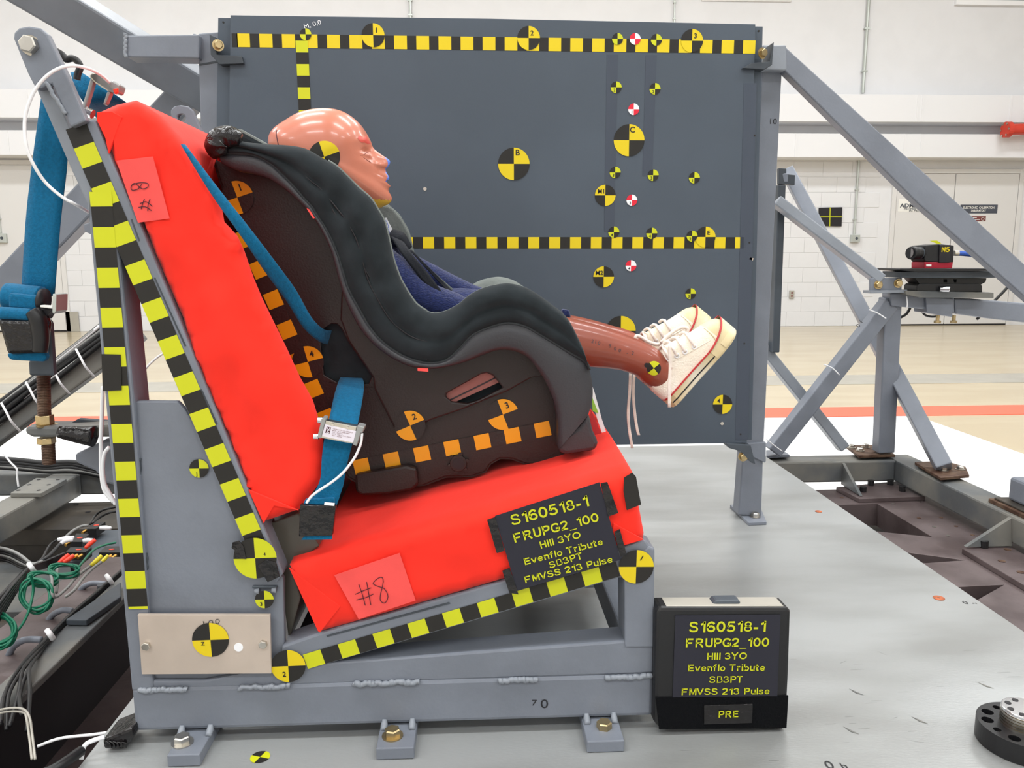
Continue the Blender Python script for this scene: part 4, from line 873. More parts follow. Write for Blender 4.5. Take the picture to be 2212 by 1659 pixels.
# ================================================================ child seat
YC, YN, YS = 1.30, 1.09, 1.14
seat = thing('child_seat', 'dark brown plastic child safety seat with charcoal fabric cover on the red cushions', 'child seat', (-.05, YC, .62))
ST = [((470,294),(474,332),(477,352)), ((486,291),(500,332),(505,366)), ((521,305),(546,335),(545,374)), ((572,311),(582,352),(577,384)), ((622,314),(610,377),(605,401)),
 ((660,321),(634,402),(622,414)), ((693,339),(655,427),(640,430)), ((724,357),(673,446),(656,446)), ((749,380),(686,467),(668,460)), ((774,405),(700,489),(682,478)),
 ((800,428),(712,510),(695,500)), ((815,451),(722,532),(706,522)), ((830,478),(731,555),(716,546)), ((840,516),(740,585),(726,583)), ((850,560),(749,615),(733,608)),
 ((862,595),(760,640),(744,642)), ((872,615),(776,668),(759,676)), ((885,637),(795,702),(778,710)), ((898,655),(815,728),(803,740)), ((912,666),(840,750),(835,766)),
 ((925,673),(868,768),(862,782)), ((942,676),(900,780),(895,794)), ((966,670),(930,785),(935,797)), ((991,656),(962,779),(975,790)), ((1016,636),(990,755),(1010,780)),
 ((1043,622),(1020,724),(1045,766)), ((1075,614),(1060,706),(1073,757)), ((1100,612),(1097,698),(1098,756)), ((1128,618),(1134,705),(1122,762)), ((1150,628),(1162,720),(1142,774)),
 ((1193,658),(1200,743),(1160,796)), ((1224,685),(1228,760),(1177,821)), ((1246,724),(1251,773),(1190,848)), ((1262,760),(1267,784),(1199,872)), ((1272,795),(1273,799),(1205,900)),
 ((1280,830),(1280,834),(1207,930)), ((1279,862),(1279,866),(1207,952)), ((1270,895),(1270,898),(1208,970))]
def sm2(seq, k): return [(p.x, p.y) for p in smoothpts([(a, b, 0) for a, b in seq], k)]
KS = 4
TT, FF, RR = sm2([s[0] for s in ST], KS), sm2([s[1] for s in ST], KS), sm2([s[2] for s in ST], KS)
NS = len(TT)
def mx(a, b, t): return (a[0]+(b[0]-a[0])*t, a[1]+(b[1]-a[1])*t)
def mir(p, m): return V((p.x, 2*YC-p.y, p.z)) if m else p
fab_end = 34*KS+1
def wing(m):
    rows = []; mats_ = []
    prof = [(.8, .050, 1), (.45, .046, 1), (.12, .038, 1), (-.0, .022, 1), (.0, .012, 0), (.06, .003, 0), (.18, -.003, 0), (.34, -.006, 0), (.5, -.004, 0), (.58, -.001, 0), (.66, -.004, 0), (.84, -.003, 0), (.95, .000, 0), (1, .005, 0)]
    vs, fs, mi = [], [], []
    for i in range(fab_end):
        sag = noise.noise(V((i*.35, 0, 3)))*.0025
        for j, (t, dy, mt) in enumerate(prof):
            w_ = mx(TT[i], FF[i], t); wob = noise.noise(V((i*.16, t*4, 7)))*.006*math.sin(math.pi*min(max(t, 0), 1)) if not mt else 0
            y0 = YN+dy+wob
            if mt: p0 = mx(TT[i], FF[i], t); b_ = PY(p0[0], p0[1], YN+.012); p = V((b_.x, y0, b_.z))
            else: p = PY(w_[0], w_[1], y0)
            vs.append(mir(p, m))
    n = len(prof)
    for i in range(fab_end-1):
        for j in range(n-1):
            q = i*n+j; fs.append((q, q+1, q+n+1, q+n)); mi.append(1 if j < 4 else 0)
    o = link('fabric_wing', clean(rawmesh('fabric_wing', vs, fs, mi)), ['fab', 'liner'], seat, True)
    vs, fs = [], []
    prof = [(0, .0045, .0), (.06, .001, 0), (.4, -.002, 0), (.85, .0, 0), (1, .004, 0), (1, .02, 0), (1, .05, 0)]
    for i in range(NS):
        for j, (t, dy, _) in enumerate(prof):
            p0 = mx(FF[i], RR[i], t); 
            if j < 5: p = PY(p0[0], p0[1], YN+dy)
            else: b_ = PY(p0[0], p0[1], YN+.004); p = V((b_.x, YN+dy, b_.z))
            vs.append(mir(p, m))
    n = len(prof)
    for i in range(NS-1):
        for j in range(n-1): q = i*n+j; fs.append((q, q+1, q+n+1, q+n))
    # outer front return of the plastic past the end of the fabric
    b = len(vs)
    for i in range(fab_end-6, NS):
        f = PY(FF[i][0], FF[i][1], YN+.0045)
        for dy in (.0045, .02, .06, .10): vs.append(mir(V((f.x-(.0 if dy < .05 else .004), YN+dy, f.z)), m))
    for i in range(NS-fab_end+5):
        for j in range(3): q = b+i*4+j; fs.append((q, q+1, q+5, q+4))
    link('plastic_rim', clean(rawmesh('plastic_rim', vs, fs)), 'rim', seat, True)
    def tb_(nm, line, dy, r, mt, i0, i1): tube(nm, [mir(PY(line[i][0], line[i][1], YN+dy), m) for i in range(i0, i1)], r, mt, seat, 6, 0)
    tb_('edge_binding', TT, .014, .0022, 'liner', 26, 20*KS); tb_('piping', FF, .003, .0022, 'fabhi', 2, fab_end)
    SL = [mx(TT[i], FF[i], .585) for i in range(NS)]; tb_('fabric_seam', SL, -.0015, .0011, 'ink', 22, 86)
    foot = [(1206, 950), (1250, 922), (1272, 892), (1281, 931), (1294, 958), (1286, 974), (1224, 983), (1207, 978)]
    P = [PY(x, y, YN+.004) for x, y in foot]; P = [mir(p, m) for p in P]
    prism3('front_foot', P, (0, -.055 if m else .055, 0), 'rim', seat, .006)
wing(0); wing(1)
# creases sewn across the dip of the fabric
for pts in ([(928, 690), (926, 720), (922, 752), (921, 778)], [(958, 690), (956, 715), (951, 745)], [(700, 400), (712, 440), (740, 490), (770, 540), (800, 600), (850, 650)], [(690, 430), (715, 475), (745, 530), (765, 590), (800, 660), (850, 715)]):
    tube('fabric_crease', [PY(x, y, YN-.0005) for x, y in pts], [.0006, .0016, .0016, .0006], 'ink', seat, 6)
left = [(472, 345), (463, 350), (478, 397), (500, 450), (522, 505), (545, 592), (560, 650), (588, 705), (615, 756), (643, 817), (671, 867), (693, 912), (715, 960), (742, 1010), (752, 1030), (800, 1058),
        (919, 1046), (934, 1040), (963, 1029), (1020, 1028), (1048, 1018), (1058, 1002), (1080, 989), (1106, 990), (1132, 1000), (1159, 1002), (1199, 994), (1225, 984), (1240, 960)]
up = [mx(RR[i], TT[i], .3) for i in range(NS-4, 3, -5)]
hole1 = [(693, 745), (697, 712), (716, 699), (728, 700), (737, 709), (750, 735), (803, 813), (796, 830), (775, 829), (728, 826), (700, 810)]
hole2 = [(963, 858), (965, 850), (1040, 808), (1052, 806), (1066, 812), (1086, 838), (1030, 866), (1010, 872), (975, 868)]
pr('side_shell', left+up, YS, .006, 'shell', seat, .0015, [hole1, hole2])
def mirpr(nm, px, Y, d, mt, holes=()): return prism3(nm, [mir(PY(x, y, Y), 1) for x, y in px], (0, -d, 0), mt, seat, .0015, [[mir(PY(x, y, Y), 1) for x, y in h] for h in holes])
mirpr('side_shell', left+up, YS, .006, 'shell', [hole1, hole2])
# shell back and underside between the sides
vs, fs = [], []
for x, y in left: a = PY(x, y, YS+.003); vs += [a, V((a.x, 2*YC-a.y, a.z))]
for i in range(len(left)-1): fs.append((2*i, 2*i+1, 2*i+3, 2*i+2))
o = link('shell_back', rawmesh('shell_back', vs, fs), 'shell', seat); mo = o.modifiers.new('s', 'SOLIDIFY'); mo.thickness = .004; mo.offset = 0
# raised outer panel
rp = [(735, 690), (752, 736), (806, 816), (809, 842), (850, 922), (862, 930), (880, 930), (930, 908), (1000, 884), (1095, 846), (1150, 815), (1172, 812)]
up2 = [mx(RR[i], TT[i], .12) for i in range(31*KS, 12*KS, -4)]
pr('raised_panel', rp+up2, YS-.009, .010, 'shell', seat, .003, [hole2])
pr('slot_bounce_sheet', [(955, 868), (962, 848), (1042, 802), (1062, 808), (1078, 826), (975, 872)], YS+.0005, .004, 'slot', seat, 0)  # added sheet; pink bounce light from the red cushion is put into its colour
tube('slot_bar', [PY(x, y, YS) for x, y in ((972, 864), (1020, 841), (1072, 815))], .001, 'rim', seat)
pr('belt_recess_shade', [(685, 690), (760, 690), (815, 830), (690, 835)], YS+.05, .003, 'ink', seat, 0)  # added black sheet that paints the shade inside the belt opening
pr('base_pad', [(766, 1027), (800, 1020), (878, 1006), (900, 1012), (905, 1045), (891, 1059), (833, 1069), (781, 1071), (768, 1062)], YS-.014, .05, 'shell', seat, .004)
mirpr('base_pad', [(766, 1027), (878, 1006), (905, 1045), (891, 1059), (781, 1071), (768, 1062)], YS-.014, .05, 'shell')
c = PY(990, 1000, YS-.002); cyl('base_boss', c+V((0, -.004, 0)), c+V((0, .004, 0)), .0125, 'shell', seat, 24, bev=.001); cyl('boss_hole', c+V((0, -.0046, 0)), c+V((0, -.003, 0)), .0085, 'ink', seat, 20)
for k in range(6): q = k*math.pi/3+.3; cc = c+V((math.cos(q)*.0135, 0, math.sin(q)*.0135)); cyl('boss_lug', cc+V((0, -.003, 0)), cc+V((0, .002, 0)), .003, 'shell', seat, 10)
# inner pad that carries the dummy
pad = [(500, 284), (520, 281), (572, 310), (640, 400), (690, 500), (745, 620), (830, 735), (900, 775), (1000, 755), (1100, 700), (1200, 730), (1262, 800), (1200, 955), (900, 1000), (700, 900), (560, 640), (478, 380), (474, 310)]
pr('inner_pad', pad, 1.15, .30, ['fab'], seat, .008)
pr('pad_crest', [(500, 281), (520, 278), (572, 308), (640, 398), (690, 498), (684, 502), (630, 410), (566, 318), (505, 292)], 1.152, .296, 'liner', seat, .003)
# taped top corner
tube('taped_corner', [PY(x, y, 1.085) for x, y in ((476, 338), (470, 318), (478, 300), (500, 296), (520, 302))], [.010, .017, .016, .014, .008], 'blackg', seat, 12)
pr('red_corner_piece', [(449, 312), (461, 306), (479, 334), (473, 350), (456, 332)], 1.10, .03, 'redline', seat, .002)
for p in ([(662, 450), (668, 452), (680, 471), (676, 472)], [(902, 795), (925, 796), (925, 803), (902, 801)]): pr('pink_tape_mark', p, YN-.0035, .001, 'note', seat, 0)
# targets and tape on the shell
for x, y, r, ro, tx, tq, tr, yy in ((512.5, 426.5, 35, 18, '1', (.2, .6), 0, YS), (665, 781.5, 34, 14, '4', (.25, .5), 0, YS), (886, 919.5, 33, 22.8, '2', (.28, .6), -6, YS-.009), (1086.5, 895.5, 34, 20.5, '3', (.25, .6), 0, YS)):
    sticker(seat, x, y, r, yy-.0006, ro, ('shell', 'ora'), tx, tq, .38, trot=tr, label='orange quadrant target marked '+tx, off=.0012 if yy == YS else .0007)
tape(seat, (523.3, 497.8), (712.5, 918), YS-.0006, .0222, 13, cols=('shell', 'ora'), label='orange checker tape down the back edge of the shell')
tape(seat, (764.7, 1010.4), (1188.5, 924.3), YS-.0006, .0222, 13, cols=('shell', 'ora'), label='orange checker tape along the base of the shell')
# warning labels hanging at the front
for p, m in (([(1279, 832), (1285, 850), (1300, 905), (1322, 972), (1308, 958), (1290, 905), (1280, 870)], 'white'), ([(1278, 855), (1288, 880), (1293, 893), (1280, 888)], 'green_l'), ([(1276, 885), (1290, 915), (1302, 946), (1282, 942), (1275, 925)], 'redline')):
    pr('hanging_label', p, 1.19 if m == 'white' else 1.188, .001, m, seat, 0)
# harness
strip('harness_strap', [(842, 508), (868, 550), (905, 598), (941, 640), (962, 668)], [(872, 522), (890, 548), (926, 592), (960, 636), (985, 660)], [1.222, 1.205, 1.2, 1.2, 1.22], .003, 'strapb', seat)
strip('harness_strap', [(884, 540), (912, 571), (950, 612), (996, 660)], [(890, 540), (918, 569), (958, 608), (1004, 656)], [1.345, 1.335, 1.33, 1.30], .003, 'strapb', seat)
strip('harness_strap', [(934, 590), (955, 612), (980, 634), (1000, 652)], [(938, 588), (960, 608), (986, 630), (1008, 648)], [1.338]*4, .002, 'liner', seat)
tube('strap_pad', [PY(x, y, 1.262) for x, y in ((842, 508), (862, 518), (882, 540))], [.010, .014, .008], 'strapb', seat, 10)
pr('harness_buckle', [(968, 640), (978, 634), (996, 655), (984, 664), (972, 654)], 1.22, .06, 'black', seat, .003)
c = PY(975, 641, 1.225); cyl('buckle_rivet', c, c+V((0, -.006, .002)), .004, 'steel', seat, 12)
lb = pr('size_label', [(827, 474), (834, 470), (849, 498), (848, 504), (841, 506), (830, 490)], 1.335, .001, 'white', seat, .0003)
strokes('label_drawing', [[(830, 480), (834, 477), (839, 489), (836, 493), (831, 482)], [(838, 495), (841, 499), (839, 503)]], 1.333, 1, 'noseblue', lb)
pr('far_head_wing', [(805, 440), (838, 445), (850, 452), (868, 475), (882, 500), (888, 520), (890, 545), (850, 540), (820, 480)], 1.42, .012, 'liner', seat, .003)
# ================================================================ dummy
dummy = thing('crash_test_dummy', 'child crash test dummy with bald flesh vinyl head, navy knit clothes and canvas sneakers', 'dummy', tuple(PY(930, 740, YC)))
def remesh(name, parts, vox, mats, parent, smooth=3):
    vs, fs = [], []
    for pts, rr in parts:
        P = smoothpts(pts, 4); R_ = []
        for i in range(len(P)):
            t = i/(len(P)-1)*(len(rr)-1); a = int(min(t, len(rr)-2)); R_.append(rr[a]+(rr[a+1]-rr[a])*(t-a))
        # rounded ends
        d0 = (P[0]-P[1]).normalized(); d1 = (P[-1]-P[-2]).normalized()
        P = [P[0]+d0*R_[0]*.9, P[0]+d0*R_[0]*.6]+P+[P[-1]+d1*R_[-1]*.6, P[-1]+d1*R_[-1]*.9]; R_ = [R_[0]*.4, R_[0]*.8]+R_+[R_[-1]*.8, R_[-1]*.4]
        tube_mb(P, R_, 18, False, vs, fs)
    me = rawmesh('tmp', vs, fs); to = bpy.data.objects.new('tmp', me); COL.objects.link(to)
    m = to.modifiers.new('r', 'REMESH'); m.mode = 'VOXEL'; m.voxel_size = vox
    s = to.modifiers.new('s', 'SMOOTH'); s.iterations = smooth; s.factor = .5
    bpy.context.view_layer.update()
    me2 = bpy.data.meshes.new_from_object(to.evaluated_get(bpy.context.evaluated_depsgraph_get())); me2.name = name
    bpy.data.objects.remove(to); me2.materials.clear()
    return link(name, me2, mats, parent, True)
LN, LF = 1.245, 1.352
def pp(l, Y): return [PY(x, y, Y) for x, y in l]
def off(pts, d): return [p+V(d) for p in pts]
leg_near = pp([(900, 725), (1010, 705), (1130, 722), (1215, 736), (1282, 747), (1350, 763), (1398, 783), (1418, 806)], LN)
leg_r = [.048, .044, .041, .039, .0345, .0285, .0275, .026]
dfar = (-.009, LF-LN, .012)
leg_far = [q+V((dfar[0], dfar[1], -.012+.024*min(1, i/6))) for i, q in enumerate(leg_near)]
foot = pp([(1412, 800), (1450, 790), (1500, 745), (1535, 715)], LN)
arm_n = [PY(775, 540, 1.235), PY(850, 600, 1.222), PY(905, 645, 1.215), PY(985, 672, 1.218), PY(1050, 690, 1.222)]
arm_f = [PY(785, 540, 1.365), PY(880, 580, 1.375), PY(945, 612, 1.372), PY(1005, 640, 1.37), PY(1060, 655, 1.37)]
def hand(c, d):
    out = [([c, c+V(d)*.03], [.013, .015])]; d = V(d)
    for k, (o_, L) in enumerate(((-.012, .030), (-.004, .034), (.004, .032), (.012, .026))):
        b = c+d*.036+V((0, o_, 0)); out.append(([b, b+d*L*.6+V((0, 0, -.003)), b+d*L+V((0, 0, -.012))], [.0052, .005, .0042]))
    out.append(([c+d*.008, c+d*.02+V((0, -.016, .004)), c+d*.036+V((0, -.022, .004))], [.006, .0055, .005]))
    return out
body_parts = [([PY(735, 415, YC), PY(742, 465, YC), PY(760, 510, YC)], [.030, .028, .032]), ([PY(765, 510, YC), PY(812, 590, YC), PY(865, 670, YC), PY(900, 712, YC)], [.046, .058, .058, .056]),
    ([PY(770, 530, 1.25), PY(770, 525, YC), PY(775, 530, 1.35)], [.03, .035, .03]), (leg_near, leg_r), (leg_far, leg_r), (foot, [.022, .02, .018, .012]), (off(foot, dfar), [.022, .02, .018, .012]),
    (arm_n, [.025, .024, .022, .02, .015]), (arm_f, [.024, .024, .022, .02, .015])]+hand(arm_n[-1], (.95, 0, -.2))+hand(arm_f[-1], (.95, 0, -.2))
remesh('body', body_parts, .0035, 'skin2', dummy, 4)
# clothes
shirt = [([PY(745, 480, YC), PY(762, 510, YC), PY(812, 590, YC), PY(868, 670, YC), PY(905, 712, YC)], [.034, .050, .063, .063, .061]), ([PY(768, 532, 1.25), PY(770, 527, YC), PY(775, 532, 1.35)], [.035, .04, .035]),
    (arm_n[:4], [.033, .034, .031, .027]), (arm_f[:4]+[PY(1035, 648, 1.37)], [.028, .027, .026, .025, .022])]
remesh('knit_shirt', shirt, .003, 'navy', dummy, 3)
tube('shirt_cuff', [PY(941, 588, 1.372)+V((0, math.cos(q)*.006, math.sin(q)*.006)) for q in [k*math.pi/4 for k in range(8)]], .006, 'navy', dummy, 8, 2, True)
shorts = [([PY(905, 725, LN), PY(1010, 708, LN), PY(1130, 726, LN), PY(1190, 738, LN)], [.053, .049, .045, .043]), (off([PY(905, 725, LN), PY(1010, 710, LN), PY(1130, 730, LN), PY(1205, 742, LN)], dfar), [.053, .049, .045, .043]), ([PY(905, 715, LN), PY(905, 715, LF)], [.06, .06])]
remesh('knit_shorts', shorts, .0035, 'navy', dummy, 3)
pr('shorts_hem', [(1214, 668), (1230, 670), (1234, 686), (1216, 684)], 1.33, .02, 'navy', dummy, .003)
# head: side profile turned into a surface, nose and lips only near the middle
PD = [(583.5,320),(583.5,310),(585,298),(590,289),(599,279),(623,264),(646,250.6),(670,243),(693,239.5),(717,239),(740,243),(760.6,253),(779,268.6),(792,286),(800,301.5),(804,311),(807.6,320),(814,326),(826.5,335),(834,340),(840.6,344.5),(843,349),(841.5,355),(837,361),(833,365),(834,371),(837.4,377),(840,382),(839.5,387),(834,391),(836,394),(842,397),(842.5,401),(838,407),(838,412),(842,419),(845,427),(842,435),(834,441),(826.5,444),(817,449),(800,452),(775,440),(750,432),(720,430),(690,428),(655,420),(625,400),(600,370),(588,345)]
PS = [(583.5,320),(583.5,310),(585,298),(590,289),(599,279),(623,264),(646,250.6),(670,243),(693,239.5),(717,239),(740,243),(760.6,253),(779,268.6),(791,286),(797,301.5),(800,313),(802,322),(806,332),(811,345),(815,355),(819,365),(823,376),(826,386),(828,395),(831,405),(835,414),(839,423),(840,430),(837,437),(826,444),(817,449),(800,452),(775,440),(750,432),(720,430),(690,428),(655,420),(625,400),(600,370),(588,345)]
HC = (712, 342)
def polar(pts, N):
    q = [(math.atan2(-(y-HC[1]), x-HC[0]), math.hypot(x-HC[0], y-HC[1])) for x, y in [(p.x, p.y) for p in smoothpts([(a, b, 0) for a, b in pts], 5, True)]]
    out = []
    for i in range(N):
        a = -math.pi+2*math.pi*i/N; best = None
        dx, dy = math.cos(a), -math.sin(a)
        P = [(HC[0]+math.cos(t)*r, HC[1]-math.sin(t)*r) for t, r in q]
        for k in range(len(P)):
            x1, y1 = P[k][0]-HC[0], P[k][1]-HC[1]; x2, y2 = P[(k+1) % len(P)][0]-HC[0], P[(k+1) % len(P)][1]-HC[1]
            ex, ey = x2-x1, y2-y1; den = dx*ey-dy*ex
            if abs(den) < 1e-9: continue
            t = (x1*ey-y1*ex)/den; s = (x1*dy-y1*dx)/den
            if t > 0 and -1e-6 <= s <= 1+1e-6: best = t if best is None else max(best, t)
        out.append(best or 50)
    return out
NP, NL = 240, 96
rd, rs = polar(PD, NP), polar(PS, NP)
for _ in range(3): rs = [(rs[i-2]+rs[i-1]*2+rs[i]*3+rs[(i+1) % NP]*2+rs[(i+2) % NP])/9 for i in range(NP)]
S = (PY(HC[0]+1, HC[1], YC)-PY(*HC, YC)).length
H0 = PY(*HC, YC); W0 = .070
vs, fs, mi = [], [], []
def ang(x, y): return math.atan2(-(y-HC[1]), x-HC[0])
def gs(d, s): return math.exp(-(d/s)**2)
for j in range(NL+1):
    lam = -math.pi/2+math.pi*j/NL; cl = max(math.cos(lam), 0)
    for i in range(NP):
        a = -math.pi+2*math.pi*i/NP
        jaw = gs((a-ang(830, 430)), .75); Wl = W0*(1-.36*jaw*cl)
        y = math.sin(lam)*Wl; s = cl**.8
        wn = .0105+.008*gs(a-ang(838, 385), .10)
        if abs(a-ang(838, 350)) < .3: wn = .0085+.005*gs(a-ang(838, 360), .05)
        r = rs[i]+(rd[i]-rs[i])*math.exp(-(y/wn)**2)
        r = r*s
        ay = abs(y)
        r -= 7.5*gs(a-ang(806, 331), .085)*gs(ay-.024, .012)
        r += 5.2*gs(a-ang(806, 338), .06)*gs(ay-.028, .010)
        r += 2.6*gs(a-ang(800, 306), .08)*gs(ay-.026, .018)
        r += 2.2*gs(a-ang(815, 362), .12)*gs(ay-.034, .016)
        r -= 1.6*gs(a-ang(834, 391), .018)*gs(ay, .021)
        vs.append(H0+(AR*0)+V((math.cos(a)*r*S, y, math.sin(a)*r*S)))
zc = PY(830, 433, YC).z
for j in range(NL):
    for i in range(NP):
        q = (j*NP+i, j*NP+(i+1) % NP, (j+1)*NP+(i+1) % NP, (j+1)*NP+i); fs.append(q)
        c = sum((vs[k] for k in q), V((0, 0, 0)))/4; d = c-CAM; px = 1106+F_PX*d.dot(AR)/d.dot(AF); py = 829.5-F_PX*d.dot(AU)/d.dot(AF)
        m = 0
        if c.z < zc and px > 790: m = 1
        elif px > 829 and c.y > YC-.004 and PY(830, 392, YC).z < c.z < PY(830, 336, YC).z and (px > 833 or c.y > YC+.002): m = 2
        mi.append(m)
hme = clean(rawmesh('head', vs, fs, mi)); head = link('head', hme, ['skin', 'chinyel', 'noseblue'], dummy, True)
bvh = BVHTree.FromPolygons(vs, fs)
def drape(x, y, off=.0008, tree=None):
    d = ray(x, y).normalized(); h = (tree or bvh).ray_cast(CAM, d)
    return h[0]-d*off if h[0] is not None else None
def drape_disc(name, x, y, r, rot, cols, parent, tree=None, N=10, RN=6):
    vs, fs, mi = [drape(x, y, .0009, tree)], [], []
    for q in range(4):
        base = len(vs)
        for k in range(N+1):
            a = math.radians(rot)+math.pi/2*(q+k/N)
            for m in range(1, RN+1): 
                p = drape(x+math.cos(a)*r*m/RN, y-math.sin(a)*r*m/RN, .0009, tree); vs.append(p or vs[-1])
        for k in range(N):
            fs.append((0, base+k*RN, base+(k+1)*RN)); mi.append((q+1) % 2)
            for m in range(RN-1): fs.append((base+k*RN+m, base+k*RN+m+1, base+(k+1)*RN+m+1, base+(k+1)*RN+m)); mi.append((q+1) % 2)
    return link(name, rawmesh(name, vs, fs, mi), cols, parent, True)
o = drape_disc('target_marker', 700.3, 338.6, 34.5, 19.5, ['blk', 'yel2'], head); o['label'] = 'yellow and black target on the side of the head'
def drape_poly(name, px, mats, parent, off=.0007):
    cx = sum(p[0] for p in px)/len(px); cy = sum(p[1] for p in px)/len(px); n = len(px); vs = [drape(cx, cy, off)]; fs = []
    for t in (.34, .67, 1):
        for x, y in px: vs.append(drape(cx+(x-cx)*t, cy+(y-cy)*t, off) or vs[-1])
    for i in range(n):
        j = (i+1) % n; fs.append((0, 1+i, 1+j)); fs.append((1+i, 1+n+i, 1+n+j, 1+j)); fs.append((1+n+i, 1+2*n+i, 1+2*n+j, 1+n+j))
    return link(name, rawmesh(name, vs, fs), mats, parent, True)
drape_poly('brow_paint', [(772, 298), (777, 293), (790, 292), (796, 294), (799, 301), (801, 310), (795, 311), (787, 308), (781, 308), (776, 303)], 'browred', head)
pts = [drape(x, y, -.0006) for x, y in ((598, 282), (597, 286), (599, 300), (602, 314), (606, 330))]; tube('scalp_seam', [p for p in pts if p], .0012, 'inkp', head, 6, 3)
for ln in (((779, 336), (786, 334), (790, 331), (794, 328), (801, 326)), ((824, 394), (830, 395.5), (838, 395.5)), ((784, 339), (792, 345), (799, 350), (803, 352))):
    pts = [drape(x, y, .0001) for x, y in ln]; pts = [p for p in pts if p]
    if len(pts) > 2: tube('face_crease', pts, [.0002, .0007, .0002], 'skin2', head, 6, 3)
# leg target and pen number
zt = LN-.0265
drape_leg = BVHTree.FromObject(bpy.data.objects['body'], bpy.context.evaluated_depsgraph_get()) if False else None
bme = [o for o in dummy.children if o.name.startswith('body')][0].data
ltree = BVHTree.FromPolygons([v.co for v in bme.vertices], [tuple(p.vertices) for p in bme.polygons])
o = drape_disc('target_marker', 1412.5, 795.5, 15.6, 38, ['blk', 'yel'], dummy, ltree, 8, 4); o['label'] = 'small target on the ankle'
o = drape_disc('black_dot', 1397, 789, 5.2, 0, ['ink', 'ink'], dummy, ltree, 6, 3)
for s, x, y in (('2', 1280, 737), ('1', 1287, 738), ('0', 1294, 741), ('-', 1303, 744), ('5', 1318, 747), ('0', 1329, 753), ('0', 1339, 757), ('-', 1355, 762), ('2', 1367, 763)):
    p = drape(x, y, .0009, ltree)
    if p: text(s, p, .0055, dummy, 'paint_dk', rot=-10, name='pen_mark')
